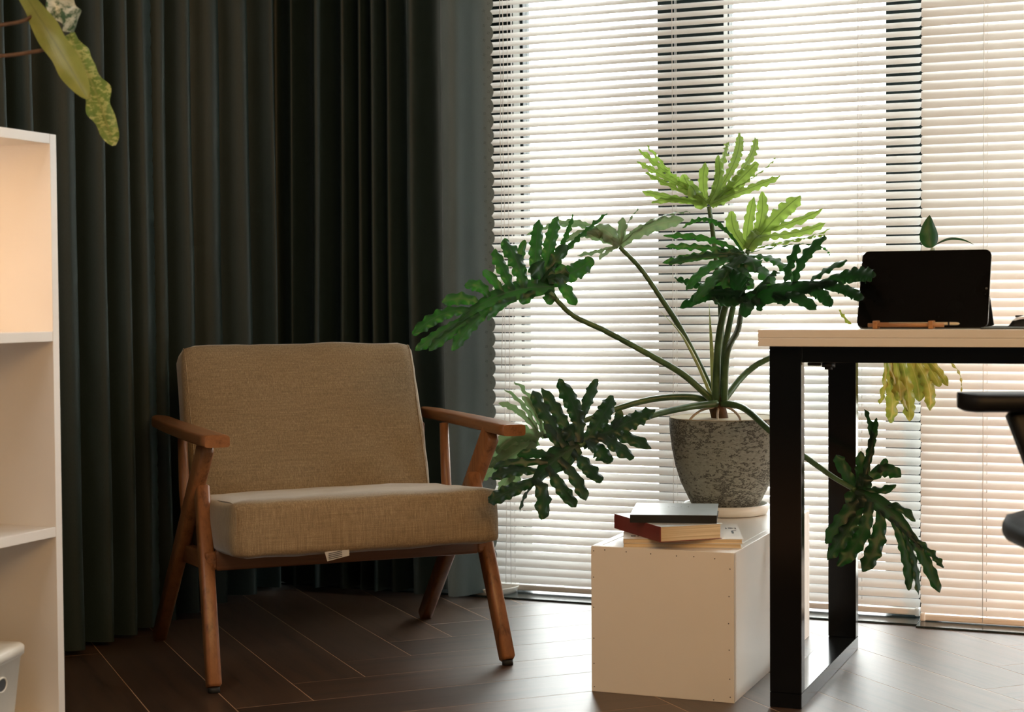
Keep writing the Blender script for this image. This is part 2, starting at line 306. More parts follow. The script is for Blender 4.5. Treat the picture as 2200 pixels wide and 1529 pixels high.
# ------------------------------------------------------------------ the room
X0, X1, YB, YW = -2.45, 2.4, -2.2, 4.30
struct(MB().box(X0-.15, X1+.15, YB-.15, 4.56, -.12, -.0004, 0).build('floor', M['joint_glint']))
FLOOR = bpy.data.objects['floor']
def clip(poly, f):
    out = []
    for i in range(len(poly)):
        a, b = poly[i], poly[(i+1) % len(poly)]; fa, fb = f(a), f(b)
        if fa >= 0: out.append(a)
        if (fa >= 0) != (fb >= 0):
            t = fa/(fa-fb); out.append((a[0]+(b[0]-a[0])*t, a[1]+(b[1]-a[1])*t))
    return out
PW, PL, GAP = 0.1605, 0.963, 0.0010
def plank(c, e1, e2):
    q = [(c[0]+e1[0]*a+e2[0]*b, c[1]+e1[1]*a+e2[1]*b) for a, b in ((GAP, GAP), (PL-GAP, GAP), (PL-GAP, PW-GAP), (GAP, PW-GAP))]
    for f in (lambda p: p[0]-(X0+.005), lambda p: X1-.6-p[0], lambda p: 4.112-p[1], lambda p: p[1]-1.3): 
        q = clip(q, f)
        if len(q) < 3: return
    cx, cy_ = sum(p[0] for p in q)/len(q), sum(p[1] for p in q)/len(q)
    if abs(sum(q[i][0]*q[(i+1) % len(q)][1]-q[(i+1) % len(q)][0]*q[i][1] for i in range(len(q))))/2 < .002: return
    if sum(q[i][0]*q[(i+1) % len(q)][1]-q[(i+1) % len(q)][0]*q[i][1] for i in range(len(q))) < 0: q = q[::-1]
    ang = math.atan2(e1[1], e1[0]); ca, sa = math.cos(ang), math.sin(ang); n = len(q)
    loc = [((p[0]-cx)*ca+(p[1]-cy_)*sa, -(p[0]-cx)*sa+(p[1]-cy_)*ca) for p in q]; m = MB()
    z = -random.random()*0.0001
    for h, ins in ((-.012, 0), (z-.0003, 0), (z, .0005)):
        for i, p in enumerate(loc):
            a = Vector(loc[i-1])-Vector(p); b = Vector(loc[(i+1) % n])-Vector(p); d = (a.normalized()+b.normalized())
            w = Vector(p)+(d.normalized()*ins*1.3 if ins and d.length > 1e-5 else Vector((0, 0))); m.v.append((w.x, w.y, h))
    for r in (0, 1):
        for i in range(n): m.face([r*n+i, r*n+(i+1) % n, (r+1)*n+(i+1) % n, (r+1)*n+i])
    m.face([2*n+i for i in range(n)])
    o = m.build('plank', M['plank'], FLOOR); o.location = (cx, cy_, 0); o.rotation_euler = (0, 0, ang)
R2 = math.sqrt(.5); pp = PW*math.sqrt(2)
for col in (-1, 0, 1, 2):
    for k in range(-14, 9):
        c = (-1.737+col*PL*math.sqrt(2), 3.259+k*pp)
        plank(c, (R2, R2), (R2, -R2)); plank(c, (-R2, R2), (R2, R2))
struct(MB().box(X0, -.604, 4.108, 4.50, 0, .005, .001).build('trim_1', M['granite']))
struct(MB().box(-.603, X1, 4.086, 4.50, 0, .005, .001).build('trim_2', M['granite']))
bpy.data.objects['trim_1']['label'] = 'dark speckled granite threshold under the window blinds'
struct(MB().box(X0-.15, X0, YB-.15, 4.56, 0, 2.75, 0).build('wall_left', M['wall']))
struct(MB().box(X1, X1+.15, YB-.15, 3.64, 0, 2.75, 0).box(X1, X1+.15, 4.20, 4.56, 0, 2.75, 0).box(X1, X1+.15, 3.64, 4.20, 2.42, 2.75, 0).build('wall_right', M['wall']))
WN2 = struct(MB().box(2.45, 2.50, 3.64, 4.20, .0, .05, .002).box(2.45, 2.50, 3.64, 4.20, 2.37, 2.42, .002).build('window_2', M['frame']))
for a, b in ((3.64, 3.70), (4.14, 4.20)): MB().box(2.45, 2.50, a, b, .05, 2.37, .0015).build('window_post', M['frame'], WN2)
for a, b in ((3.70, 4.14),): MB().box(2.472, 2.478, a, b, .05, 2.37, 0).build('pane', M['glass'], WN2)
struct(MB().box(X0, X1, YB-.15, YB, 0, 2.75, 0).build('wall_front', M['dark_wall']))
struct(MB().box(X0-.15, X1+.15, YB-.15, 4.56, 2.60, 2.75, 0).build('ceiling', M['ceiling']))
m = MB().box(X0, -1.97, YW, 4.56, 0, 2.60, 0).box(2.32, X1, YW, 4.56, 0, 2.60, 0).box(-1.97, 2.32, YW, 4.56, 2.50, 2.60, 0)
struct(m.build('wall_back', M['dark_wall']))
WIN = struct(MB().box(-1.97, 2.32, 4.445, 4.50, .004, .055, .002).box(-1.97, 2.32, 4.445, 4.50, 2.44, 2.50, .002).build('window_1', M['frame'], None))
for a, b in ((-1.97, -1.796), (-1.777, -1.767), (-1.365, -1.174), (-1.163, -1.160), (-.736, -.600), (.24, .30), (.98, 1.08), (2.24, 2.32)):
    MB().box(a, b, 4.445, 4.50, .055, 2.44, .0015).build('window_post', M['frame'], WIN)
for a, b in ((-1.796, -1.777), (-1.174, -1.163)):
    MB().box(a, b, 4.442, 4.48, .055, 2.44, .001).build('window_seal', M['seal'], WIN)
for a, b in ((-1.767, -1.365), (-1.160, -.736), (-.600, .24), (.30, .98), (1.08, 2.24)):
    MB().box(a, b, 4.470, 4.476, .055, 2.44, 0).build('pane', M['glass'], WIN)
struct(MB().box(-14, 14, 4.57, 24, -.35, -.10, 0).box(2.56, 14, -6, 4.565, -.35, -.10, 0).build('terrace_ground', M['paving']))

# ------------------------------------------------------------------ venetian blinds
def make_slat(x0, x1):
    m = MB(); w, sag, n = .0252, .0024, 4; xs = [(x0, .68), (x0+.0012, .86), (x0+.0045, 1.0), (x1-.0045, 1.0), (x1-.0012, .86), (x1, .68)]
    def row(x, k, off):
        r = []
        for j in range(n+1):
            u = -1+2*j/n; r.append((x, u*k*w/2, sag*(1-(u*k)**2)-sag*.5+off))
        return r
    m.grid([row(x, k, .0003) for x, k in xs]); m.grid([row(x, k, -.0003)[::-1] for x, k in xs])
    return m
def interp(z, pts):
    for (a, u), (b, v) in zip(pts, pts[1:]):
        if z <= b: return u+(v-u)*max(0, (z-a)/(b-a))
    return pts[-1][1]
def blind(name_label, x0, x1, y, zb, tilt, ladders, lift):
    root = thing('venetian_blind', name_label, 'blind', ((x0+x1)/2, y, zb)); hx = (x1-x0)/2
    pitch = .0222; first = None; z = zb+.030; k = 0
    while z < 2.395:
        if first is None: first = make_slat(-hx, hx).build('slat', M['slat'], root); o = first
        else: o = copy_part(first, root)
        o.location = (random.uniform(-.0006, .0006), random.uniform(-.0006, .0006), z-zb+random.uniform(-.0003, .0003))
        o.rotation_euler = (math.radians(tilt(z)+random.uniform(-1.2, 1.2)), random.uniform(-.0003, .0003), 0)
        z += pitch; k += 1
    MB().box(-hx, hx, -.011, .011, 0, .016, .004).build('bottom_rail', M['rail'], root)
    for s in (-1, 1): MB().box(min(s*hx, s*(hx-.013)), max(s*hx, s*(hx-.013)), -.0135, .0135, -.002, .0185, .004).build('end_cap', M['rail'], root)
    MB().box(-hx, hx, -.014, .018, 2.405-zb, 2.435-zb, .003).build('head_rail', M['rail'], root)
    for lx in ladders:
        for dy in (-.0112, .0112):
            MB().tube([(lx-(x0+x1)/2+(.002 if dy > 0 else 0), dy, 2.41-zb), (lx-(x0+x1)/2, dy, 0.004)], .0009, 6).build('ladder_cord', M['cord'], root)
        MB().tube([(lx-(x0+x1)/2+.008, 0.0, 2.41-zb), (lx-(x0+x1)/2+.008, 0, .006)], .0007, 6).build('lift_cord', M['cord'], root)
    for lx, zend in lift:
        pts = [(lx-(x0+x1)/2+.0016*math.sin(i*.9), -.020-.0006*math.sin(i*1.3), 2.40-zb+(zend-2.40)*i/40) for i in range(41)]
        MB().tube(pts, .0010, 6).build('pull_cord', M['cord'], root)
    return root
blind('wide white venetian blind whose slats stand half open behind the potted plant', -1.90, -.609, 4.205, .010,
      lambda z: interp(z, ((.05, 47), (.65, 48), (1.05, 46.5), (1.6, 39.5), (2.4, 38))), (-1.712, -1.247, -.763), ((-1.722, .03), (-1.730, .62)))
blind('white venetian blind with nearly closed slats behind the desk, tinted by warm light', -.603, .16, 4.165, .0065,
      lambda z: interp(z, ((.05, 62), (.8, 64), (1.6, 70), (2.4, 71))), (-.453, .02), ())

# ------------------------------------------------------------------ curtains
def curtain(label, path, crests, amp, flare, z0=.014, z1=2.46):
    # path(s) -> (point, normal into the room); crests: fold positions along s
    smax = path.length; ph = []
    def phase(s):
        c = crests
        if s <= c[0]: return (s-c[0])/max(.05, c[1]-c[0])
        for i in range(len(c)-1):
            if s <= c[i+1]: return i+(s-c[i])/(c[i+1]-c[i])
        return len(c)-1+min(.46, .46*(s-c[-1])/.085) if flare else len(c)-1+min(.42, .5*(s-c[-1])/.16)
    def pt(s, z):
        h = (z-z0)/(z1-z0); ss = s+.012*(1-h)*math.sin(s*9+1.3)*math.sin(h*3.0+s*2)
        p, n = path(max(0, min(smax, s)))
        f = phase(ss); w = math.cos(2*math.pi*f); w = math.copysign(abs(w)**.8, w)
        a = amp*(.80+.30*(1-h))*(1+.15*math.sin(f*2.3))
        if ss > crests[-1] and flare: a += (.062-a)*min(1, (ss-crests[-1])/.05)
        nz = noise.noise(Vector((s*7, 0, z*1.7)))*.006
        return Vector((p[0]+n[0]*(w*a+nz), p[1]+n[1]*(w*a+nz), z))
    N = int(smax/.0055); R = 46
    o = MB(); o.grid([[pt(smax*i/N, z0+(z1-z0)*j/R) for i in range(N+1)] for j in range(R+1)])
    top = o.build('curtain', M['curtain']); top['label'] = label; top['category'] = 'curtain'
    # scalloped edge
    sp = .0392; rows = []; e = MB(); K = int((z1-z0)/sp)*8
    for j in range(K+1):
        z = z0+sp*j/8; a = abs(math.sin(math.pi*j/8))**.75
        p = pt(smax, z); q = pt(smax-.012, z); d = (p-q).normalized()
        rows.append([p+d*((.003+.0085*a)*u) for u in (0, .5, 1)])
    e.grid(rows); tr = e.build('scalloped_trim', M['curtain'], top)
    d = MB()
    for j in range(0, K, 8):
        for cx_, cz, rr in ((-.002, .5, .0028), (-.014, 0, .0026)):
            zz = z0+sp*(j/8+cz); p = pt(smax, zz); q = pt(smax-.012, zz); dv = (p-q).normalized(); nn = Vector((dv.y, -dv.x, 0)); 
            if nn.dot(Vector((0.376, -0.926, 0))) < 0: nn = -nn
            for t in range(4):
                an = t*math.pi/2+.5; c = p+dv*(cx_+rr*math.cos(an))+Vector((0, 0, rr*math.sin(an)))+nn*.0009; k = len(d.v)
                d.v.extend(tuple(c+dv*(.0011*math.cos(x*math.pi/3))+Vector((0, 0, .0014*math.sin(x*math.pi/3)))) for x in range(6)); d.face([k+x for x in range(6)])
    dd = d.build('eyelet_embroidery', M['black_plastic'], top); dd['kind'] = 'stuff'
    return top
class Path:
    def __init__(s, segs):
        s.segs = segs; s.length = sum(g[0] for g in segs)
    def __call__(s, t):
        for g in s.segs:
            if t <= g[0]+1e-9: return g[1](t)
            t -= g[0]
        return s.segs[-1][1](s.segs[-1][0])
XL, YC = -2.372, 4.070
left_path = Path([(1.52, lambda t: ((XL, 1.90+t), (1, 0)))])
curtain('dark green floor-length curtain hanging along the left wall behind the white shelf', left_path,
        [y-1.90 for y in (1.98, 2.09, 2.20, 2.32, 2.43, 2.55, 2.67, 2.78, 2.876, 2.948, 3.108, 3.212, 3.300, 3.389)], .052, 0)
RC = .105; sL = 3.965-3.44
arc = lambda t: ((XL+RC-RC*math.cos(t/RC), 3.965+RC*math.sin(t/RC)), (math.cos(t/RC), -math.sin(t/RC)))
win_l = -1.738-(XL+RC)
right_path = Path([(sL, lambda t: ((XL-.006, 3.44+t), (1, 0))), (RC*math.pi/2, arc), (win_l, lambda t: ((XL+RC+t, YC), (0, -1)))])
cs = [y-3.44 for y in (3.488, 3.592, 3.734, 3.862)]+[sL+.05, sL+.125]+[sL+RC*math.pi/2+x-(XL+RC) for x in (-2.215, -2.136, -2.086, -2.044, -2.001, -1.932, -1.822)]
curtain('dark green curtain with scalloped edge gathered round the corner behind the armchair', right_path, cs, .043, 1)
LEAVES = {
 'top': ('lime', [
  ((-1.038,3.769,1.026),(-1.125,3.736,1.042),(-1.181,3.719,1.058),0.0094,(0.051,0.425,0.904),0),
  ((-1.036,3.768,1.023),(-1.103,3.753,1.050),(-1.154,3.710,1.029),0.0089,(-0.231,0.553,0.801),0),
  ((-1.043,3.774,1.035),(-1.131,3.785,1.095),(-1.228,3.831,1.168),0.0073,(0.448,-0.403,0.798),0),
  ((-1.045,3.771,1.033),(-1.123,3.787,1.084),(-1.220,3.875,1.178),0.0067,(0.404,-0.442,0.801),0),
  ((-1.043,3.774,1.035),(-1.128,3.770,1.088),(-1.206,3.762,1.131),0.0073,(0.501,-0.258,0.826),0),
  ((-1.045,3.771,1.033),(-1.132,3.759,1.076),(-1.185,3.752,1.103),0.0061,(0.458,-0.344,0.820),0),
  ((-1.036,3.770,1.026),(-1.085,3.776,1.067),(-1.101,3.793,1.100),0.0156,(0.650,0.663,0.371),0),
  ((-1.036,3.772,1.029),(-1.061,3.793,1.073),(-1.059,3.837,1.128),0.0112,(0.902,0.427,-0.067),0),
  ((-1.034,3.773,1.029),(-1.011,3.830,1.085),(-1.035,3.865,1.149),0.0112,(0.925,0.310,-0.222),0),
  ((-1.033,3.774,1.029),(-0.983,3.900,1.140),(-1.014,3.983,1.210),0.0113,(0.997,-0.073,-0.017),0),
  ((-1.033,3.774,1.029),(-1.024,3.899,1.162),(-1.044,3.975,1.191),0.0079,(0.952,-0.159,0.263),0),
  ((-1.030,3.773,1.026),(-0.951,3.916,1.142),(-0.975,3.984,1.197),0.0113,(0.975,-0.219,-0.045),0),
  ((-1.030,3.772,1.024),(-0.975,3.849,1.087),(-0.948,3.895,1.128),0.0168,(0.813,-0.054,-0.580),0),
  ((-1.031,3.769,1.022),(-0.955,3.842,1.071),(-0.886,3.869,1.093),0.0112,(0.583,-0.319,-0.747),0),
  ((-1.028,3.782,1.035),(-0.927,3.890,1.107),(-0.910,3.924,1.141),0.0051,(0.596,-0.734,0.325),0),
  ((-1.040,3.767,1.024),(-1.064,3.774,1.050),(-1.083,3.775,1.064),0.0189,(0.563,0.689,0.457),0),
  ((-1.026,3.774,1.024),(-1.014,3.800,1.050),(-0.989,3.824,1.064),0.0201,(0.785,-0.095,-0.612),0),
 ]),
 'right': ('lime', [
  ((-0.930,3.731,0.917),(-0.901,3.778,0.974),(-0.919,3.824,1.055),0.0132,(0.996,0.020,-0.090),0),
  ((-0.929,3.732,0.917),(-0.880,3.799,0.996),(-0.833,3.844,1.045),0.0198,(0.838,-0.110,-0.535),0),
  ((-0.903,3.769,0.961),(-0.847,3.792,0.972),(-0.780,3.838,1.012),0.0110,(0.556,-0.497,-0.666),0),
  ((-0.915,3.751,0.940),(-0.844,3.779,0.950),(-0.769,3.821,0.981),0.0120,(0.461,-0.547,-0.699),0),
  ((-0.926,3.736,0.921),(-0.853,3.759,0.923),(-0.754,3.816,0.966),0.0060,(0.431,-0.902,-0.021),0),
  ((-0.925,3.734,0.918),(-0.831,3.776,0.939),(-0.768,3.802,0.950),0.0065,(0.423,-0.884,-0.198),0),
  ((-0.934,3.733,0.921),(-0.945,3.759,0.965),(-0.935,3.809,1.040),0.0121,(1.000,-0.013,0.017),0),
  ((-0.935,3.731,0.918),(-0.975,3.745,0.958),(-0.980,3.777,1.010),0.0154,(0.828,0.546,0.128),0),
  ((-0.928,3.732,0.917),(-0.926,3.746,0.937),(-0.918,3.768,0.967),0.0120,(0.958,0.107,-0.265),0),
  ((-0.930,3.730,0.915),(-0.914,3.756,0.947),(-0.894,3.778,0.972),0.0219,(0.873,-0.064,-0.483),0),
 ]),
 'centre': ('green', [
  ((-0.921,3.647,0.905),(-0.997,3.666,0.952),(-1.098,3.619,0.948),0.0070,(0.218,0.093,0.971),0),
  ((-0.921,3.647,0.905),(-1.013,3.633,0.927),(-1.087,3.598,0.923),0.0070,(0.040,0.232,0.972),0),
  ((-0.920,3.645,0.903),(-0.987,3.629,0.914),(-1.082,3.561,0.887),0.0080,(-0.209,0.222,0.952),0),
  ((-0.922,3.643,0.902),(-1.025,3.605,0.906),(-1.069,3.562,0.884),0.0091,(-0.303,0.355,0.884),0),
  ((-0.924,3.652,0.910),(-1.018,3.749,1.029),(-1.077,3.702,0.968),0.0054,(0.429,0.357,0.830),0),
  ((-0.925,3.639,0.900),(-1.000,3.588,0.881),(-1.015,3.519,0.825),0.0106,(-0.669,0.038,0.742),0),
  ((-0.921,3.641,0.900),(-0.967,3.568,0.850),(-0.994,3.497,0.798),0.0126,(-0.829,0.026,0.558),0),
  ((-0.918,3.643,0.900),(-0.962,3.568,0.848),(-0.939,3.523,0.801),0.0189,(-0.956,-0.067,0.285),0),
  ((-0.913,3.645,0.900),(-0.920,3.594,0.856),(-0.881,3.576,0.826),0.0158,(-0.916,-0.402,-0.019),0),
  ((-0.911,3.645,0.900),(-0.865,3.629,0.866),(-0.826,3.574,0.804),0.0158,(-0.768,-0.595,-0.239),0),
  ((-0.909,3.650,0.903),(-0.844,3.672,0.898),(-0.781,3.612,0.821),0.0148,(-0.450,-0.833,-0.321),0),
  ((-0.910,3.655,0.908),(-0.761,3.761,0.949),(-0.739,3.717,0.900),0.0059,(0.345,-0.931,0.120),0),
  ((-0.916,3.645,0.902),(-0.927,3.614,0.877),(-0.929,3.591,0.857),0.0233,(-0.949,-0.032,0.313),0),
  ((-0.914,3.646,0.902),(-0.896,3.636,0.885),(-0.883,3.616,0.862),0.0233,(-0.797,-0.568,-0.206),0),
  ((-0.917,3.649,0.905),(-0.946,3.637,0.905),(-0.975,3.625,0.905),0.0139,(-0.221,0.558,0.800),0),
 ]),
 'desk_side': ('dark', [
  ((-0.885,3.482,0.804),(-0.744,3.384,0.824),(-0.640,3.296,0.835),0.0216,(-0.118,-0.318,-0.941),1),
  ((-0.767,3.407,0.839),(-0.781,3.439,0.882),(-0.742,3.424,0.918),0.0149,(0.812,-0.566,-0.141),0),
  ((-0.749,3.387,0.831),(-0.732,3.402,0.888),(-0.686,3.386,0.933),0.0147,(0.678,-0.600,-0.425),0),
  ((-0.721,3.362,0.827),(-0.694,3.360,0.866),(-0.619,3.298,0.876),0.0106,(-0.079,-0.679,-0.730),0),
  ((-0.690,3.338,0.830),(-0.598,3.277,0.866),(-0.555,3.222,0.842),0.0159,(-0.169,-0.287,-0.943),0),
  ((-0.707,3.351,0.828),(-0.634,3.295,0.838),(-0.578,3.221,0.800),0.0113,(-0.463,-0.276,-0.842),0),
  ((-0.739,3.375,0.822),(-0.687,3.336,0.830),(-0.645,3.274,0.785),0.0125,(-0.447,-0.091,-0.890),0),
  ((-0.767,3.394,0.814),(-0.730,3.360,0.806),(-0.691,3.316,0.785),0.0116,(-0.447,-0.092,-0.890),0),
  ((-0.800,3.420,0.813),(-0.778,3.400,0.807),(-0.758,3.376,0.793),0.0128,(-0.476,-0.068,-0.877),0),
  ((-0.858,3.462,0.805),(-0.852,3.448,0.787),(-0.881,3.463,0.772),0.0152,(-0.785,0.291,0.547),0),
  ((-0.848,3.454,0.805),(-0.837,3.440,0.794),(-0.825,3.426,0.784),0.0110,(-0.636,0.077,-0.768),0),
  ((-0.874,3.476,0.809),(-0.963,3.550,0.827),(-1.056,3.595,0.786),0.0125,(-0.001,0.193,0.981),0),
  ((-0.875,3.479,0.815),(-1.005,3.581,0.828),(-1.077,3.638,0.854),0.0074,(-0.155,-0.412,0.898),0),
  ((-0.874,3.476,0.809),(-0.905,3.521,0.835),(-0.947,3.598,0.858),0.0267,(0.553,0.001,0.833),0),
  ((-0.825,3.441,0.815),(-0.831,3.467,0.840),(-0.845,3.525,0.861),0.0302,(0.729,-0.181,0.660),0),
  ((-0.861,3.464,0.805),(-0.927,3.507,0.790),(-0.976,3.549,0.806),0.0113,(-0.103,-0.150,0.983),0),
 ]),
 'back_left': ('pale', [
  ((-1.241,3.735,0.931),(-1.198,3.787,0.987),(-1.111,3.832,0.995),0.0158,(0.554,-0.218,-0.803),0),
  ((-1.240,3.737,0.934),(-1.170,3.821,1.024),(-1.100,3.848,1.013),0.0062,(0.615,-0.788,0.017),0),
  ((-1.242,3.736,0.934),(-1.241,3.757,0.970),(-1.247,3.773,1.001),0.0102,(0.976,0.214,-0.046),0),
  ((-1.242,3.734,0.931),(-1.276,3.744,0.976),(-1.300,3.729,0.969),0.0214,(0.396,0.601,0.694),0),
  ((-1.245,3.735,0.935),(-1.360,3.743,1.020),(-1.469,3.709,0.960),0.0056,(0.151,-0.469,0.870),0),
  ((-1.245,3.734,0.933),(-1.341,3.737,1.017),(-1.401,3.687,0.977),0.0062,(0.365,-0.420,0.831),0),
  ((-1.246,3.731,0.929),(-1.289,3.704,0.917),(-1.329,3.681,0.910),0.0056,(0.122,-0.529,0.840),0),
  ((-1.244,3.731,0.927),(-1.266,3.717,0.921),(-1.281,3.698,0.899),0.0056,(-0.142,-0.530,0.836),0),
  ((-1.240,3.738,0.936),(-1.240,3.768,0.988),(-1.215,3.798,1.021),0.0045,(0.771,-0.605,0.201),0),
  ((-1.246,3.733,0.931),(-1.312,3.736,0.990),(-1.361,3.684,0.941),0.0090,(0.178,-0.234,0.956),0),
  ((-1.243,3.735,0.933),(-1.289,3.733,0.967),(-1.326,3.714,0.963),0.0147,(0.277,0.254,0.927),0),
 ]),
 'left': ('green', [
  ((-1.336,3.550,0.836),(-1.434,3.476,0.843),(-1.498,3.371,0.758),0.0236,(-0.514,0.093,0.853),1),
  ((-1.352,3.545,0.849),(-1.303,3.592,0.862),(-1.273,3.638,0.901),0.0197,(0.570,-0.029,-0.821),0),
  ((-1.339,3.558,0.854),(-1.315,3.570,0.841),(-1.290,3.562,0.792),0.0141,(-0.525,-0.710,-0.469),0),
  ((-1.352,3.544,0.847),(-1.352,3.575,0.900),(-1.327,3.612,0.931),0.0142,(0.789,0.335,-0.514),0),
  ((-1.359,3.539,0.849),(-1.331,3.614,0.939),(-1.262,3.707,1.009),0.0066,(0.913,-0.186,-0.364),0),
  ((-1.357,3.540,0.847),(-1.365,3.581,0.928),(-1.358,3.625,0.997),0.0148,(0.819,0.499,-0.283),0),
  ((-1.374,3.524,0.843),(-1.390,3.553,0.915),(-1.390,3.597,0.992),0.0148,(0.813,0.553,-0.184),0),
  ((-1.393,3.502,0.832),(-1.413,3.523,0.895),(-1.450,3.523,0.946),0.0206,(0.688,0.692,0.218),0),
  ((-1.405,3.523,0.884),(-1.415,3.530,0.909),(-1.411,3.551,0.941),0.0093,(0.813,0.553,-0.184),0),
  ((-1.412,3.483,0.826),(-1.443,3.490,0.880),(-1.463,3.499,0.922),0.0146,(0.676,0.696,0.240),0),
  ((-1.429,3.463,0.816),(-1.451,3.470,0.856),(-1.476,3.458,0.871),0.0108,(0.744,0.178,0.644),0),
  ((-1.454,3.439,0.810),(-1.474,3.448,0.851),(-1.501,3.417,0.836),0.0134,(0.342,0.323,0.882),0),
  ((-1.466,3.420,0.795),(-1.499,3.409,0.820),(-1.536,3.366,0.800),0.0138,(-0.118,0.236,0.964),0),
  ((-1.482,3.399,0.781),(-1.541,3.355,0.788),(-1.573,3.292,0.732),0.0148,(-0.534,0.071,0.842),0),
  ((-1.480,3.395,0.772),(-1.532,3.326,0.730),(-1.561,3.280,0.696),0.0115,(-0.528,-0.179,0.830),0),
  ((-1.464,3.410,0.776),(-1.512,3.348,0.738),(-1.538,3.298,0.695),0.0116,(-0.666,-0.099,0.739),0),
  ((-1.442,3.438,0.791),(-1.480,3.383,0.753),(-1.497,3.333,0.694),0.0138,(-0.734,-0.211,0.645),0),
  ((-1.402,3.480,0.807),(-1.433,3.452,0.802),(-1.447,3.415,0.760),0.0107,(-0.356,-0.378,0.855),0),
  ((-1.370,3.513,0.820),(-1.380,3.504,0.818),(-1.393,3.482,0.799),0.0119,(-0.399,-0.290,0.870),0),
  ((-1.340,3.542,0.828),(-1.339,3.534,0.813),(-1.346,3.521,0.798),0.0141,(-0.807,-0.394,0.440),0),
  ((-1.362,3.536,0.847),(-1.332,3.608,0.929),(-1.328,3.652,1.004),0.0060,(0.981,-0.026,-0.191),0),
  ((-1.349,3.542,0.839),(-1.378,3.539,0.874),(-1.389,3.535,0.884),0.0239,(0.475,0.705,0.527),0),
  ((-1.347,3.543,0.839),(-1.332,3.571,0.866),(-1.323,3.585,0.878),0.0218,(0.727,0.199,-0.657),0),
 ]),
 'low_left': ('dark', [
  ((-1.213,3.363,0.489),(-1.256,3.314,0.467),(-1.279,3.259,0.414),0.0285,(-0.696,-0.077,0.714),1),
  ((-1.235,3.345,0.489),(-1.276,3.350,0.544),(-1.317,3.360,0.608),0.0175,(0.619,0.709,0.337),0),
  ((-1.226,3.353,0.490),(-1.245,3.372,0.539),(-1.302,3.375,0.613),0.0139,(0.774,0.497,0.392),0),
  ((-1.214,3.366,0.494),(-1.224,3.405,0.565),(-1.275,3.410,0.633),0.0176,(0.743,0.660,0.115),0),
  ((-1.220,3.389,0.536),(-1.214,3.425,0.584),(-1.204,3.462,0.629),0.0120,(0.825,0.365,-0.431),0),
  ((-1.207,3.368,0.490),(-1.181,3.420,0.537),(-1.167,3.468,0.594),0.0176,(0.792,0.258,-0.553),0),
  ((-1.207,3.368,0.490),(-1.146,3.442,0.527),(-1.086,3.510,0.561),0.0187,(0.575,-0.085,-0.814),0),
  ((-1.156,3.429,0.521),(-1.149,3.449,0.542),(-1.149,3.462,0.563),0.0094,(0.827,0.374,-0.419),0),
  ((-1.163,3.418,0.511),(-1.131,3.447,0.518),(-1.080,3.459,0.476),0.0145,(-0.053,-0.578,-0.814),0),
  ((-1.181,3.400,0.506),(-1.150,3.414,0.491),(-1.106,3.430,0.463),0.0165,(-0.176,-0.635,-0.752),0),
  ((-1.200,3.372,0.488),(-1.169,3.400,0.493),(-1.151,3.386,0.450),0.0185,(-0.308,-0.681,-0.665),0),
  ((-1.222,3.348,0.477),(-1.186,3.361,0.455),(-1.160,3.352,0.410),0.0164,(-0.490,-0.715,-0.499),0),
  ((-1.242,3.323,0.464),(-1.202,3.330,0.427),(-1.180,3.313,0.376),0.0137,(-0.609,-0.711,-0.352),0),
  ((-1.261,3.297,0.448),(-1.229,3.299,0.414),(-1.195,3.291,0.363),0.0147,(-0.581,-0.714,-0.390),0),
  ((-1.277,3.267,0.423),(-1.253,3.265,0.393),(-1.245,3.239,0.346),0.0171,(-0.760,-0.646,-0.074),0),
  ((-1.275,3.268,0.423),(-1.319,3.219,0.404),(-1.349,3.178,0.381),0.0150,(-0.572,0.087,0.815),0),
  ((-1.267,3.286,0.439),(-1.322,3.252,0.454),(-1.354,3.206,0.427),0.0121,(-0.384,0.279,0.880),0),
  ((-1.262,3.301,0.456),(-1.321,3.261,0.465),(-1.354,3.223,0.450),0.0101,(-0.233,0.196,0.953),0),
  ((-1.251,3.318,0.467),(-1.289,3.297,0.481),(-1.319,3.268,0.474),0.0102,(-0.006,0.156,0.988),0),
  ((-1.234,3.339,0.479),(-1.254,3.344,0.508),(-1.283,3.336,0.532),0.0133,(0.488,0.715,0.501),0),
  ((-1.275,3.262,0.414),(-1.293,3.235,0.396),(-1.290,3.211,0.360),0.0040,(-0.421,-0.599,0.681),0),
  ((-1.213,3.364,0.491),(-1.231,3.367,0.517),(-1.244,3.366,0.530),0.0237,(0.571,0.715,0.403),0),
 ]),
 'behind_arm': ('pale', [
  ((-1.399,3.612,0.486),(-1.423,3.596,0.555),(-1.475,3.580,0.596),0.0083,(0.798,-0.433,0.420),0),
  ((-1.397,3.613,0.484),(-1.447,3.591,0.562),(-1.491,3.582,0.562),0.0083,(0.663,-0.336,0.669),0),
  ((-1.394,3.613,0.488),(-1.396,3.598,0.576),(-1.450,3.581,0.614),0.0078,(0.806,-0.546,0.226),0),
  ((-1.394,3.613,0.488),(-1.399,3.602,0.551),(-1.434,3.590,0.581),0.0100,(0.921,-0.067,0.384),0),
  ((-1.399,3.613,0.482),(-1.447,3.600,0.508),(-1.505,3.598,0.445),0.0223,(-0.296,-0.210,0.932),0),
  ((-1.402,3.613,0.478),(-1.451,3.601,0.492),(-1.525,3.600,0.410),0.0212,(-0.448,-0.228,0.864),0),
  ((-1.404,3.613,0.473),(-1.497,3.602,0.433),(-1.546,3.601,0.380),0.0191,(-0.521,-0.235,0.821),0),
  ((-1.411,3.613,0.464),(-1.465,3.611,0.415),(-1.475,3.617,0.364),0.0157,(-0.823,-0.242,0.514),0),
  ((-1.397,3.613,0.484),(-1.388,3.614,0.490),(-1.379,3.615,0.495),0.0122,(0.497,0.233,-0.836),0),
  ((-1.411,3.612,0.471),(-1.485,3.612,0.388),(-1.502,3.615,0.344),0.0135,(-0.790,-0.243,0.562),0),
 ]),
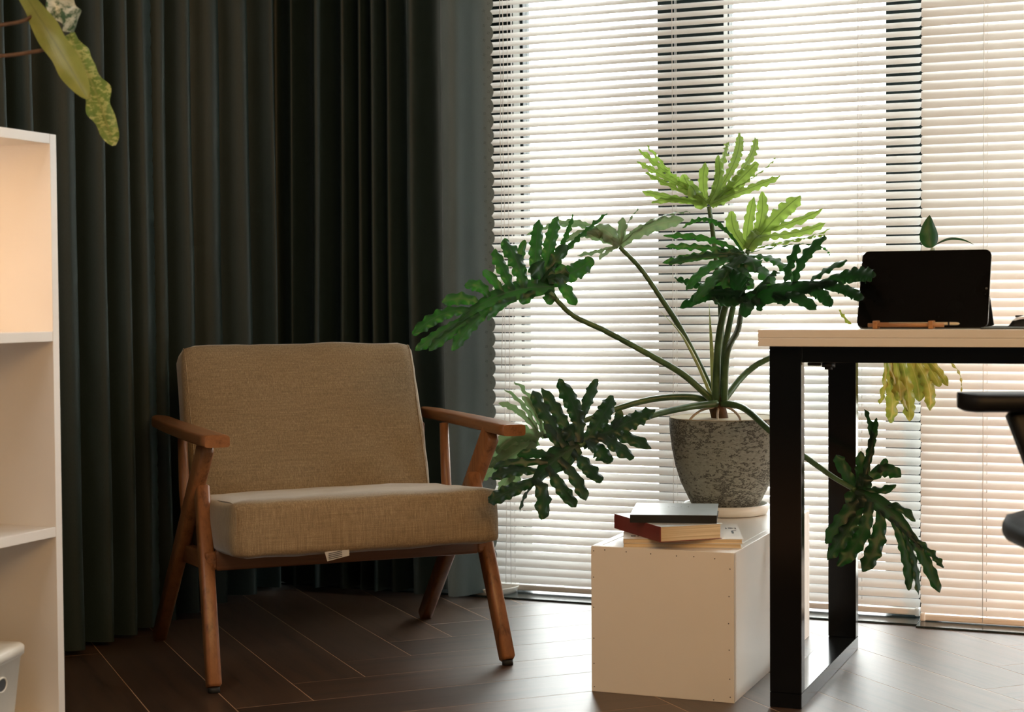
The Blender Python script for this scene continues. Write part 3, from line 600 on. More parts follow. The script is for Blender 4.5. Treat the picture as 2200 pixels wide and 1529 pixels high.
 'under_desk': ('dark', [
  ((-0.647,3.525,0.396),(-0.567,3.522,0.365),(-0.499,3.492,0.277),0.0180,(-0.634,-0.352,-0.688),1),
  ((-0.645,3.526,0.398),(-0.675,3.539,0.439),(-0.692,3.548,0.467),0.0132,(0.832,0.296,0.469),0),
  ((-0.641,3.528,0.403),(-0.637,3.545,0.443),(-0.641,3.558,0.477),0.0111,(0.991,0.119,-0.055),0),
  ((-0.635,3.529,0.403),(-0.602,3.575,0.505),(-0.640,3.593,0.565),0.0066,(0.887,-0.420,0.193),0),
  ((-0.635,3.529,0.403),(-0.620,3.560,0.476),(-0.613,3.589,0.546),0.0081,(0.989,-0.093,-0.119),0),
  ((-0.631,3.531,0.406),(-0.595,3.557,0.460),(-0.555,3.547,0.424),0.0141,(0.278,-0.307,-0.910),0),
  ((-0.601,3.545,0.432),(-0.594,3.552,0.447),(-0.588,3.559,0.462),0.0081,(0.921,-0.018,-0.389),0),
  ((-0.625,3.527,0.397),(-0.595,3.531,0.396),(-0.564,3.540,0.410),0.0101,(0.278,-0.735,-0.618),0),
  ((-0.636,3.522,0.387),(-0.659,3.502,0.345),(-0.700,3.474,0.287),0.0171,(-0.856,0.073,0.511),0),
  ((-0.629,3.520,0.380),(-0.644,3.496,0.325),(-0.693,3.460,0.253),0.0160,(-0.898,0.040,0.438),0),
  ((-0.616,3.518,0.371),(-0.613,3.490,0.302),(-0.672,3.458,0.243),0.0160,(-0.918,0.021,0.396),0),
  ((-0.592,3.515,0.357),(-0.584,3.487,0.288),(-0.621,3.460,0.233),0.0169,(-0.968,-0.043,0.246),0),
  ((-0.570,3.512,0.344),(-0.527,3.489,0.277),(-0.525,3.456,0.200),0.0109,(-0.952,-0.217,-0.216),0),
  ((-0.554,3.510,0.335),(-0.509,3.484,0.261),(-0.503,3.455,0.192),0.0084,(-0.757,-0.653,-0.019),0),
  ((-0.534,3.505,0.317),(-0.496,3.489,0.268),(-0.463,3.461,0.198),0.0118,(-0.864,-0.281,-0.418),0),
  ((-0.526,3.502,0.308),(-0.478,3.493,0.275),(-0.458,3.483,0.246),0.0074,(-0.609,-0.636,-0.475),0),
  ((-0.585,3.519,0.364),(-0.550,3.526,0.371),(-0.518,3.516,0.338),0.0100,(-0.288,-0.670,-0.684),0),
  ((-0.647,3.525,0.398),(-0.648,3.520,0.384),(-0.663,3.510,0.365),0.0151,(-0.800,-0.280,0.531),0),
  ((-0.639,3.523,0.391),(-0.631,3.532,0.409),(-0.623,3.540,0.427),0.0172,(0.914,-0.025,-0.405),0),
  ((-0.634,3.521,0.384),(-0.628,3.517,0.373),(-0.623,3.513,0.361),0.0221,(-0.902,-0.259,-0.344),0),
 ]),
 'behind_desk': ('yellow', [
  ((-0.655,4.017,0.653),(-0.644,4.023,0.560),(-0.655,4.019,0.504),0.0148,(-0.927,-0.376,-0.005),0),
  ((-0.659,4.015,0.653),(-0.638,4.025,0.586),(-0.613,4.036,0.531),0.0074,(-0.557,-0.760,-0.335),0),
  ((-0.631,4.026,0.664),(-0.610,4.036,0.575),(-0.610,4.037,0.507),0.0148,(-0.918,-0.370,-0.146),0),
  ((-0.607,4.036,0.664),(-0.557,4.057,0.606),(-0.566,4.055,0.533),0.0148,(-0.878,-0.350,-0.327),0),
  ((-0.615,4.033,0.661),(-0.587,4.045,0.608),(-0.590,4.045,0.555),0.0159,(-0.896,-0.359,-0.261),0),
  ((-0.579,4.047,0.664),(-0.546,4.061,0.633),(-0.525,4.070,0.591),0.0091,(-0.728,-0.284,-0.625),0),
  ((-0.586,4.044,0.664),(-0.553,4.058,0.622),(-0.545,4.062,0.590),0.0125,(-0.795,-0.313,-0.520),0),
  ((-0.569,4.051,0.663),(-0.481,4.087,0.653),(-0.496,4.082,0.573),0.0040,(-0.230,-0.848,-0.478),0),
  ((-0.665,4.012,0.653),(-0.663,4.014,0.587),(-0.677,4.010,0.549),0.0068,(-0.736,-0.670,0.100),0),
  ((-0.641,4.022,0.661),(-0.636,4.025,0.608),(-0.631,4.028,0.556),0.0171,(-0.922,-0.372,-0.110),0),
  ((-0.677,4.007,0.687),(-0.756,3.974,0.744),(-0.768,3.968,0.776),0.0045,(0.690,-0.555,0.464),0),
  ((-0.662,4.014,0.659),(-0.623,4.029,0.669),(-0.574,4.049,0.665),0.0137,(0.053,0.040,-0.998),1),
 ]),
}
PETIOLES = {
 'top': (0.0065, [(-1.015,3.791,0.559),(-1.009,3.787,0.697),(-1.011,3.790,0.795),(-1.023,3.779,0.937),(-1.032,3.768,1.021)]),
 'right': (0.0065, [(-1.007,3.773,0.560),(-0.994,3.760,0.676),(-0.971,3.752,0.784),(-0.945,3.744,0.865),(-0.930,3.730,0.915)]),
 'centre': (0.0075, [(-1.012,3.749,0.563),(-0.997,3.717,0.699),(-0.970,3.677,0.785),(-0.936,3.661,0.858),(-0.917,3.649,0.905)]),
 'desk_side': (0.0065, [(-0.994,3.757,0.563),(-0.973,3.704,0.678),(-0.921,3.598,0.733),(-0.894,3.524,0.775),(-0.880,3.487,0.805)]),
 'back_left': (0.0065, [(-1.025,3.798,0.563),(-1.061,3.797,0.642),(-1.109,3.791,0.735),(-1.152,3.776,0.807),(-1.198,3.760,0.878),(-1.241,3.734,0.929)]),
 'left': (0.0068, [(-1.019,3.757,0.565),(-1.075,3.704,0.628),(-1.139,3.658,0.674),(-1.233,3.601,0.733),(-1.299,3.564,0.770),(-1.344,3.537,0.822)]),
 'low_left': (0.0068, [(-1.005,3.731,0.562),(-1.053,3.667,0.557),(-1.109,3.558,0.543),(-1.160,3.450,0.517),(-1.213,3.363,0.488)]),
 'behind_arm': (0.0068, [(-1.024,3.777,0.562),(-1.076,3.745,0.575),(-1.157,3.712,0.570),(-1.246,3.675,0.544),(-1.323,3.643,0.512),(-1.390,3.614,0.484)]),
 'under_desk': (0.0065, [(-0.998,3.755,0.561),(-0.935,3.715,0.552),(-0.854,3.649,0.503),(-0.769,3.585,0.459),(-0.699,3.548,0.420),(-0.647,3.525,0.396)]),
 'behind_desk': (0.0065, [(-1.013,3.813,0.560),(-0.974,3.875,0.624),(-0.917,3.899,0.663),(-0.812,3.954,0.699),(-0.719,3.992,0.693),(-0.662,4.014,0.657)]),
}
# ------------------------------------------------------------------ armchair
ch = thing('armchair', 'wide wooden armchair with tan linen seat and back cushions in front of the dark curtain', 'armchair', (-1.82, 3.345, 0), math.radians(44))
for s in (-1, 1):
    MB().bar((s*.335, .300, 0.004), (.014+s*.324, -.172, .506), (1, 0, 0), .030, .036, .030, .056, .45).build('rear_leg', M['chairwood'], ch)
    lg = MB().bar((s*.326, -.295, .010), (.006+s*.3125, -.095, .405), (1, 0, 0), .031, .036, .031, .046, .45).build('front_leg', M['chairwood'], ch)
    MB().tube([(s*.326, -.295, .0), (s*.326, -.2935, .011)], .0125, 12).build('glide', M['rubber'], lg)
    MB().tube([(.012+s*.318, .125, .507), (.008+s*.316, .098, .38), (.004+s*.312, .050, .235)], [.011, .0125, .011], 12).build('back_post', M['chairwood'], ch)
    a = MB(); n = 24; rows = []
    for q in range(n+1):
        y = -.288+.65*q/n; u = q/n; w = .030-.008*u*u; h = .0125
        if u < .02: w -= .004
        if u > .9: w *= math.sqrt(max(.05, 1-((u-.9)/.1)**2*.9))
        row = []
        for j in range(16):
            an = 2*math.pi*(j+.5)/16; c_, s_ = math.cos(an), math.sin(an)
            row.append((.019+s*(.336+.012*math.sin(u*2.2)-.006)+w*math.copysign(abs(c_)**.3, c_), y, .517+.004*u+h*math.copysign(abs(s_)**.35, s_)))
        rows.append(row)
    k = a.grid(rows, True, True); a.face([k+j for j in range(16)][::-1]); a.face([k+n*16+j for j in range(16)])
    a.build('armrest', M['armwood'], ch)
    MB().bar((s*.308, -.195, .256), (s*.308, .095, .236), (1, 0, 0), .026, .040, .026, .040, .3).build('side_rail', M['armwood'], ch)
MB().bar((-.300, -.182, .256), (.300, -.182, .256), (0, 1, 0), .022, .044, .022, .044, .25).build('front_rail', M['railwood'], ch)
MB().bar((-.300, .085, .238), (.300, .085, .238), (0, 1, 0), .022, .040, .022, .040, .25).build('rear_rail', M['railwood'], ch)
MB().bar((-.300, .190, .49), (.300, .190, .49), (0, 0, 1), .040, .018, .040, .018, .3).build('back_rail', M['railwood'], ch)
th = math.atan2(.140, .35)
sc_ = MB().cushion((-.002, -.078, .319), (.584, .535, .120), .018, .006, 16, math.radians(-4.5), .0045, 3).build('seat_cushion', M['fabric'], ch)
bc = Vector((0, .088, .352))+Vector((0, math.sin(th), math.cos(th)))*.187+Vector((0, math.cos(th), -math.sin(th)))*.047
bk = MB().cushion(bc, (.574, .092, .392), .022, .006, 16, -th, .004, 9).build('back_cushion', M['fabric'], ch)
def piping(par, x, c, hy, hz, r, rx, seed):
    pts = []
    for i in range(49):
        an = 2*math.pi*i/48; cy_, sz = math.cos(an), math.sin(an)
        p = Vector((x, (hy-.0052)*math.copysign(abs(cy_)**.22, cy_), (hz-.0052)*math.copysign(abs(sz)**.22, sz)))
        p = Matrix.Rotation(rx, 3, 'X') @ p; pts.append(p+Vector(c))
    MB().tube(pts, .0015, 6, False).build('piping', M['fabric'], par)
for s in (-1, 1):
    piping(sc_, s*.283, (-.002, -.078, .319), .2675, .060, .02, math.radians(-4.5), 1)
    piping(bk, s*.278, bc, .046, .196, .02, -th, 2)
t = MB(); t.v = [(-.102, -.3465, .284), (-.049, -.3455, .288), (-.050, -.350, .274), (-.098, -.352, .265)]; t.face([0, 1, 2, 3])
lab = t.build('care_label', M['care_tag'], ch); lab['label'] = 'white printed fabric care label hanging below the seat'
t = MB()
for i in range(4):
    z = .2690+i*.0036; t.v += [(-.0955, -.3532+.0005*i, z), (-.066, -.3527+.0005*i, z+.0045), (-.066, -.3527+.0005*i, z+.0058), (-.0955, -.3532+.0005*i, z+.0013)]; k = len(t.v); t.face([k-4, k-3, k-2, k-1])
t.build('label_print', M['ink'], lab)

# ------------------------------------------------------------------ white box, books
bx = thing('storage_box', 'long low white melamine box standing on the floor under the plant pot', 'box', (-.975, 3.545, 0))
BX0, BX1, BY0, BY1, T = -.150, .150, -.355, .357, .018
MB().box(BX0, BX1, BY0, BY0+T, 0, .300, .0012).build('front_panel', M['melamine_front'], bx)
MB().box(BX0, BX1, BY1-T, BY1, 0, .300, .0012).build('back_panel', M['melamine'], bx)
for s in (-1, 1):
    a, b = (BX0, BX0+T) if s < 0 else (BX1-T, BX1)
    MB().box(a, b, BY0+T+.0006, BY1-T-.0006, 0, .300, .0010).build('side_panel', M['melamine'], bx)
MB().box(BX0+T+.0006, BX1-T-.0006, BY0+T+.0006, BY1-T-.0006, .282, .2995, .0008).build('top_panel', M['melamine'], bx)
MB().box(BX0+T+.0006, BX1-T-.0006, BY0+T+.0006, BY1-T-.0006, .012, .030, .0008).build('bottom_panel', M['melamine'], bx)
d = MB()
def nail(x, z):
    k = len(d.v); d.v.extend((x+.0013*math.cos(i*math.pi/3), BY0-.0004, z+.0013*math.sin(i*math.pi/3)) for i in range(6)); d.face([k+i for i in range(6)][::-1])
for x, z in ((-.144, .290), (-.120, .293), (-.074, .2915), (-.022, .290), (.032, .2885), (.068, .289), (.111, .287), (.142, .268), (.140, .213), (.139, .159), (.140, .106), (.141, .048), (.142, -.0+.012), (-.1445, .236), (-.1445, .174), (-.1445, .110), (-.1445, .058), (-.144, .010), (.108, .004)): nail(x, z)
nl = d.build('nail_heads', M['ink'], bx); nl['kind'] = 'stuff'

def book(name, label, loc, rz, sx, sy, h, cover, spine_side, cov=.0012, pages=None, cat='book', top=None):
    root = thing(name, label, cat, loc, rz)
    pages = pages or M['pages']; e = .003
    MB().box(.001, sx-e, e*.4, sy-e, cov, h-cov, .0006).build('page_block', pages, root)
    MB().box(0, sx, 0, sy, h-cov, h, .0005).build('front_cover', top or cover, root)
    MB().box(0, sx, 0, sy, 0, cov, .0005).build('back_cover', cover, root)
    if spine_side == 'x0': MB().box(-.0012, .001, 0, sy, 0, h, .0006).build('spine', cover, root)
    if spine_side == 'y0': MB().box(0, sx, -.0012, .001, 0, h, .0006).build('spine', cover, root)
    return root
r14 = math.radians(17.5)
book('magazine', 'pale thin magazine lying flat on the white box at the bottom of the book stack', (-1.056, 3.192, .300), r14-.02, .240, .226, .0086, M['paper'], None, .0005, M['pages'], 'magazine')
mg = book('paperback_book', 'thin white paperback with small black print directly under the red-spined book', (-1.056, 3.191, .3087), r14, .243, .232, .0092, M['paper'], None, .0006, M['pages'])
def text(s, size, loc, rot, par, m, ext=.0002):
    c = bpy.data.curves.new('print', 'FONT'); c.body = s; c.size = size; c.extrude = ext; c.resolution_u = 2
    o = bpy.data.objects.new('print_tmp', c); COL.objects.link(o); dg = bpy.context.evaluated_depsgraph_get(); me = bpy.data.meshes.new_from_object(o.evaluated_get(dg))
    bpy.data.objects.remove(o); n = bpy.data.objects.new('cover_print', me); me.materials.clear(); me.materials.append(m); COL.objects.link(n); n.parent = par; n.location = loc; n.rotation_euler = rot; return n
text('lel', .028, (.238, .168, .0094), (0, 0, math.pi), mg, M['ink']); text('J', .046, (.232, .116, .0094), (0, 0, math.pi), mg, M['ink'])
text('Brother', .024, (.014, .030, .0094), (0, 0, 0), mg, M['ink'])
book('thick_book', 'thick paperback with dark red spine set askew in the middle of the stack', (-.968, 3.164, .3181), math.atan2(.673, .74), .137, .228, .0310, M['red'], 'x0', .0010, M['pages'], 'book', M['pale_cover'])
nb = book('notebook', 'black notebook with glare painted pale bluish on its cover, on top of the book stack', (-1.046, 3.206, .3493), math.radians(14), .176, .198, .0165, M['black_cover'], 'y0', .0012, M['black_cover'], 'notebook', M['notebook_glare'])
d = MB(); random.seed(5)
for i in range(16):
    x, y = .070+.045*random.random(), .120+.020*random.random(); k = len(d.v); s = .0008+.0012*random.random()
    d.v += [(x, y, .0167), (x+s, y, .0167), (x+s, y+s*1.6, .0167), (x, y+s*1.6, .0167)]; d.face([k, k+1, k+2, k+3])
cp = d.build('cover_print', M['ink'], nb); cp['kind'] = 'stuff'

# ------------------------------------------------------------------ potted philodendron
PX, PY, PZ = -1.000, 3.790, .300
s_ = MB().lathe([(.088, .0), (.097, .002), (.100, .010), (.101, .0235), (.098, .025), (.096, .022), (.094, .008), (.05, .006)], (0, 0), 64).build('plant_saucer', M['saucer'], None)
s_.location = (PX, PY, PZ); s_['label'] = 'shallow white round saucer under the cement pot on the white box'; s_['category'] = 'saucer'
pl = thing('potted_philodendron', 'large philodendron with deeply cut leaves in a weathered grey cement pot', 'plant', (PX, PY, PZ+.0065))
prof = [(.064, 0), (.070, .002), (.081, .018), (.092, .040), (.106, .070), (.118, .108), (.126, .150), (.1305, .188), (.1315, .205), (.1315, .2185), (.130, .2205), (.1262, .2205), (.1242, .218), (.1225, .19), (.116, .15)]
MB().lathe(prof, (0, 0), 72).build('pot', M['pot'], pl)
MB().lathe([(.1236, .2185), (.1238, .2192), (.1262, .2209), (.1296, .2209), (.1310, .2195)], (0, 0), 72).build('pot_rim', M['pot_inner'], pl)
so = MB(); rows = []
for i in range(13):
    r = .1195*(i+.01)/12; rows.append([(r*math.cos(a*math.pi/24), r*math.sin(a*math.pi/24), .192+.012*noise.noise(Vector((r*30*math.cos(a*math.pi/24), r*30*math.sin(a*math.pi/24), 1)))+.012*(1-i/12)) for a in range(48)])
so.grid(rows, True, True); so.build('soil', M['soil'], pl)
ORG = (PX, PY, PZ+.0065)
MB().tube(spline([(-1.003, 3.775, .49), (-1.008, 3.772, .525), (-1.015, 3.772, .552), (-1.018, 3.770, .575)], 6), [.020]*19, 12).build('stem', M['bark'], pl, ORG)
for pts in (((-1.012, 3.765, .553), (-1.040, 3.715, .545), (-1.060, 3.688, .522), (-1.062, 3.685, .500)), ((-1.003, 3.765, .556), (-.968, 3.73, .548), (-.945, 3.712, .53), (-.943, 3.710, .500)), ((-1.008, 3.755, .548), (-1.000, 3.720, .53), (-.990, 3.705, .500))):
    MB().tube(spline(pts, 8), .0028, 8).build('aerial_root', M['root'], pl, ORG)
def ribbon(m, P0, P1, P2, hw, side, core, seed, freq=.020, teeth=.20, ruf=.34, n_min=14):
    P0, P1, P2 = Vector(P0), Vector(P1), Vector(P2); L = (P1-P0).length+(P2-P1).length; n = max(n_min, int(L/.0042)); na = 8
    S0 = Vector(side).normalized(); k = len(m.v); rn = random.Random(seed); ph = [rn.random()*6.28 for _ in range(4)]; lam = freq*(.85+.4*rn.random())
    bend = (rn.random()-.5)*hw*1.2; twist = (rn.random()-.5)*.5
    for i in range(n+1):
        s = i/n; p = P0*(1-s)**2+P1*2*s*(1-s)+P2*s*s; T = ((P1-P0)*(1-s)+(P2-P1)*s).normalized()
        S = (S0-T*S0.dot(T)).normalized(); S = Matrix.Rotation(twist*s, 3, T) @ S; N = S.cross(T)
        if core: h = hw*(.45+.55*math.sin(math.pi*min(1, s*1.15+.1)))*(1 if s < .75 else math.sqrt(max(0.002, 1-((s-.75)/.25)**2))); tt = teeth*.2; rr = ruf*.2
        else:
            g = .56+.44*(3*min(1, s/.5)**2-2*min(1, s/.5)**3); h = hw*g*(1 if s < .70 else max(.02, 1-((s-.70)/.30)**2.3)**.62); tt = teeth*min(1, s/.25); rr = ruf*min(1, s/.2)
        p = p+N*bend*math.sin(s*math.pi*1.3+ph[3])
        for j in range(na+1):
            u = -1+2*j/na; au = abs(u); sg = 0 if u < 0 else 1; w = 2*math.pi*s*L/lam+ph[sg]
            edge = h*(1+tt*(math.sin(w)+.6*math.sin(w*1.7+ph[2]))*au**2)
            off = S*(u*edge)+N*(h*(-.30*au*au+.06*au)+hw*rr*au**2.2*math.sin(w*.83+ph[2]))
            m.v.append(tuple(p+off)); m.uv.append((j/na, s))
    for i in range(n):
        for j in range(na):
            a = k+i*(na+1)+j; m.face([a, a+1, a+na+2, a+na+1], True)
LAB = {'top': 'bright lime leaf at the very top of the plant', 'right': 'lime leaf lit from behind, right of the top stem', 'centre': 'glossy dark leaf drooping towards the room at the centre',
 'desk_side': 'dark leaf reaching right in front of the black tablet', 'back_left': 'thin pale leaf seen edge-on left of the stems', 'left': 'big dark leaf reaching left over the armchair back',
 'low_left': 'dark leaf hanging low beside the chair seat', 'behind_arm': 'grey-green leaf behind the wooden armrest', 'under_desk': 'dark leaf hanging under the desk by its black legs', 'behind_desk': 'yellowing leaf hanging behind the desk'}
def bez_frame(): pass
for kx, (name, (mt, lobes)) in enumerate(LEAVES.items()):
    m = MB(); m.uv = []
    for i, (a, b, c, hw, sd, core) in enumerate(lobes): ribbon(m, a, b, c, hw, sd, core, kx*100+i, .024, .12 if hw > .008 else .30, .24 if hw > .008 else .5)
    o = m.build('leaf', M[mt], pl, ORG); o['label'] = LAB[name]
for name, (rad, pts) in PETIOLES.items():
    sp = spline(pts, 10); n = len(sp)
    MB().tube(sp, [rad*(1.25-.45*i/(n-1)) for i in range(n)], 12).build('petiole', M['petiole'], pl, ORG)
def spike(pts, w, name):
    sp = spline(pts, 8); n = len(sp); MB().tube(sp, [max(.0006, w*(1-(i/(n-1))**1.6)) for i in range(n)], 10, True, .55).build(name, M['spike'], pl, ORG)
spike([(-1.016, 3.758, .567), (-1.023, 3.757, .676), (-1.030, 3.759, .793)], .0075, 'leaf_sheath')
spike([(-1.024, 3.772, .566), (-1.062, 3.768, .654), (-1.098, 3.757, .723), (-1.143, 3.744, .776)], .0080, 'leaf_sheath')

# ------------------------------------------------------------------ desk and what is on it
dk = thing('desk', 'white-topped desk on black steel loop legs at the window', 'desk', (-.05, 3.50, 0))
DX0, DX1, DY0, DY1 = -.718, .72, -.342, .335
for z0, z1 in ((.7110, .7272), (.7275, .7437)):
    MB().box(DX0, DX1, DY0, DY1, z0, z1, .0012).build('desktop_board', M['desk'], dk)
for x in (-.703, .640):
    lf = thing('x', '', '') if False else None
    MB().box(x, x+.063, -.311, -.281, 0.0305, .7105, .0015).build('leg_post', M['black_metal'], dk)
    MB().box(x, x+.063, .266, .296, 0.0305, .7105, .0015).build('leg_post', M['black_metal'], dk)
    MB().box(x, x+.063, -.311, .296, 0, .030, .0015).build('foot_bar', M['black_metal'], dk)
    MB().box(x, x+.063, -.2805, .2655, .684, .7105, .0015).build('top_bar', M['black_metal'], dk)
MB().box(-.6395, .6395, -.311, -.281, .6790, .7105, .0015).build('cross_beam', M['black_metal'], dk)
MB().box(-.6395, .6395, .266, .296, .6790, .7105, .0015).build('cross_beam', M['black_metal'], dk)
MB().box(-.632, -.606, -.292, -.262, .672, .680, .002).tube([(-.592, -.285, .680), (-.592, -.285, .669)], .013, 16).tube([(-.592, -.285, .6705), (-.592, -.285, .665)], .008, 6).build('fixing_bolt', M['black_plastic'], dk)

tb = thing('tablet', 'black tablet propped upright on the desk with its screen off', 'tablet', (-.471, 3.250, .7440))
lean = math.atan2(.070, .149)
def rrect(hx, z0, z1, r, y0, y1, n=7):
    pts = []
    for cx_, cz, a0 in ((hx-r, z1-r, 0), (-hx+r, z1-r, 90), (-hx+r, z0+r, 180), (hx-r, z0+r, 270)):
        for i in range(n): a = math.radians(a0+90*i/(n-1)); pts.append((cx_+r*math.cos(a), cz+r*math.sin(a)))
    m = MB(); m.grid([[(x, y0, z) for x, z in pts], [(x, y1, z) for x, z in pts]], False, True); m.face(list(range(len(pts)))); m.face([len(pts)+i for i in range(len(pts))][::-1]); return m
tilt = Matrix.Translation((0, .004, .0015)) @ Matrix.Rotation(-lean, 4, 'X')
rrect(.1240, 0, .1665, .013, .0004, .0066).xform(tilt).build('body', M['tablet_edge'], tb)
rrect(.1236, .0005, .1660, .0126, -.0004, .0004).xform(tilt).build('screen', M['tablet'], tb)
rrect(.0022, .080, .0844, .002, -.0008, -.0004).xform(Matrix.Translation((.118, 0, 0)) @ tilt).build('front_camera', M['tablet_edge'], tb)
sg = MB(); sg.v = [(.02, .012, .008), (.121, .010, .008), (.121, .0765, .150*.40), (.02, .0765, .06), (.02, .10, 0), (.128, .105, 0), (.118, .040, .062), (.02, .040, .062)]
MB().bar((.075, .040, .066), (.075, .098, .001), (1, 0, 0), .098, .003, .104, .003, .2).build('kickstand', M['black_plastic'], tb)

hd = thing('bamboo_rest', 'small bamboo rack of two rods and end brackets in front of the black tablet', 'pencil rest', (-.500, 3.195, .7440), 0)
for x in (-.048, .056):
    MB().box(x-.0045, x+.0045, -.008, .026, 0, .0158, .002).build('bracket', M['bamboo'], hd)
MB().tube([(-.062, .000, .0072), (.080, .000, .0072)], .0038, 12).build('rod', M['bamboo'], hd)
MB().tube([(-.050, .019, .0095), (.060, .019, .0095)], .0030, 12).build('rod', M['bamboo'], hd)
st = thing('stylus', 'cream stylus with rounded end resting on the bamboo rack', 'stylus', (-.465, 3.2125, .7440+.0108), 0)
rows = []
MB().tube([(-.06, -.002, -.001), (.064, -.002, -.001), (.069, -.002, -.001), (.0715, -.002, -.001)], [.0028, .0028, .0024, .0008], 12).build('barrel', M['pencil'], st)
MB().tube([(.0500, -.002, -.001), (.0535, -.002, -.001)], .00285, 12).build('band', M['ink'], st)

pm = MB(); R_ = .012; outl = []
for cx_, cy_, a0 in ((.30-R_, .22-R_, 0), (R_, .22-R_, 90), (R_, R_, 180), (.30-R_, R_, 270)):
    for i in range(7): a = math.radians(a0+15*i); outl.append((cx_+R_*math.cos(a), cy_+R_*math.sin(a)))
pm.grid([[(x, y, z) for x, y in outl] for z in (0, .003)], False, True); pm.face([len(outl)+i for i in range(len(outl))])
o = pm.build('mouse_mat', M['felt']); o.location = (-.352, 3.168, .7440); o['label'] = 'grey felt mouse mat on the right front of the desk'; o['category'] = 'mouse mat'
ms = thing('computer_mouse', 'white computer mouse with black sides on the grey felt mat', 'mouse', (-.258, 3.300, .7471), math.radians(0))
def shell(m, z0, z1, k):
    rows = []
    for i in range(17):
        u = -1+2*i/16; r = []
        for j in range(13):
            v = -1+2*j/12; h = max(0, 1-abs(u)**2.6)*max(0, 1-abs(v)**3); r.append((u*.054*k, v*.029*k, z0+(z1-z0)*h**.5))
        rows.append(r)
    m.grid(rows); return m
shell(MB(), .0, .0205, 1.0).build('base_body', M['black_plastic'], ms)
mm = MB(); rows = []
for i in range(17):
    u = -1+2*i/16; r = []
    for j in range(13):
        v = -.82+1.64*j/12; h = max(0, 1-abs(u)**2.6)*max(0, 1-abs(v)**3); r.append((u*.0545, v*.030, max(.010-.002*u, .0012+.0215*h**.5)))
    rows.append(r)
mm.grid(rows); mm.build('top_shell', M['mouse'], ms)
for x, y in ((-.036, -.008), (-.030, .006)): MB().box(x-.006, x+.006, y-.0012, y+.0012, .0175, .0215, .0006).build('button_seam', M['ink'], ms)

# small plant behind the tablet
sp_ = thing('small_potted_plant', 'small plant with oval leaves and a striped stem standing on the desk behind the tablet', 'plant', (-.512, 3.700, .7440))
MB().lathe([(.030, 0), (.033, .002), (.040, .060), (.0425, .078), (.0425, .084), (.039, .084), (.038, .070), (.01, .068)], (0, 0), 40).build('pot', M['saucer'], sp_)
MB().lathe([(.0385, .066), (.037, .072), (.02, .076), (.002, .077)], (0, 0), 32).build('soil', M['soil'], sp_)
SO = (-.512, 3.700, .7440)
MB().tube(spline([(-.512, 3.700, .810), (-.516, 3.700, .86), (-.513, 3.702, .895), (-.511, 3.704, .912)], 8), [.0085]*15+[.0075]*4+[.006]*3+[.005]*3, 12).build('stem', M['white_leaf'], sp_, SO)
def smooth_leaf(mt, P0, P1, P2, hw, sd, seed, par, org, cup=.25):
    m = MB(); m.uv = []; P0, P1, P2 = map(Vector, (P0, P1, P2)); n = 22; na = 8; S0 = Vector(sd).normalized()
    for i in range(n+1):
        s = i/n; p = P0*(1-s)**2+P1*2*s*(1-s)+P2*s*s; T = ((P1-P0)*(1-s)+(P2-P1)*s).normalized(); S = (S0-T*S0.dot(T)).normalized(); N = S.cross(T)
        h = hw*max(.02, math.sin(math.pi*s**.72)**.75*(1-.15*s))
        for j in range(na+1):
            u = -1+2*j/na; m.v.append(tuple(p+S*u*h+N*(-cup*h*u*u+.04*h*math.sin(s*14+seed)*abs(u)))); m.uv.append((j/na, s))
    for i in range(n):
        for j in range(na): a = i*(na+1)+j; m.face([a, a+1, a+na+2, a+na+1], True)
    return m.build('leaf', M[mt], par, org)
smooth_leaf('dark', (-.514, 3.704, .912), (-.522, 3.704, .945), (-.518, 3.706, .984), .0215, (.926, .376, 0), 1, sp_, SO)
smooth_leaf('dark', (-.512, 3.702, .914), (-.470, 3.69, .950), (-.423, 3.699, .917), .0075, (.3, -.75, .3), 2, sp_, SO)
smooth_leaf('dark', (-.510, 3.700, .880), (-.502, 3.695, .905), (-.488, 3.700, .890), .010, (.8, .3, .2), 3, sp_, SO)
smooth_leaf('dark', (-.516, 3.698, .870), (-.535, 3.70, .895), (-.552, 3.710, .899), .006, (.5, .3, .8), 4, sp_, SO)

# ------------------------------------------------------------------ office chair at the right edge
oc = thing('office_chair', 'black office chair with padded armrest at the right edge beside the desk', 'office chair', (-.006, 2.657, 0), math.radians(22.1))
def pad(name, c, d, r, m, seed=1, puff=.006, par=None, rx=0): return MB().cushion(c, d, r, puff, 10, rx, .0005, seed).build(name, m, par or oc)
# local x points to the right of the picture, the sitter faces -x
pd = MB()
rows = []
for i in range(21):
    u = i/20; x = -.268+.250*u; e = math.sqrt(max(0.02, 1-(1-min(1, u/.12))**2)); e2 = math.sqrt(max(.02, 1-max(0, (u-.88)/.12)**2)); w = .042*e*e2; h = .0165*(.75+.25*e)*e2; row = []
    for j in range(20):
        an = 2*math.pi*j/20; c_, s_ = math.cos(an), math.sin(an); row.append((x, -.235+w*math.copysign(abs(c_)**.6, c_), .632+(1-e)*.004+h*math.copysign(abs(s_)**.6, s_)))
    rows.append(row)
k = pd.grid(rows, True, True); pd.face(list(range(20))[::-1]); pd.face([20*20+j for j in range(20)])
ap = pd.build('armrest', M['chair_black'], oc)
c2 = copy_part(ap, oc); c2.location = (0, .47, 0)
br = MB().bar((-.165, -.238, .620), (-.110, -.240, .45), (0, 1, 0), .038, .050, .038, .030, .4).bar((-.110, -.240, .455), (-.06, -.10, .385), (1, 0, 0), .04, .016, .05, .016, .4).build('arm_bracket', M['chair_black'], oc)
b2 = copy_part(br, oc); b2.scale = (1, -1, 1)
pad('seat', (.030, 0, .432), (.47, .46, .062), .030, M['chair_black'], 2, .012)
sh = MB(); rows = []
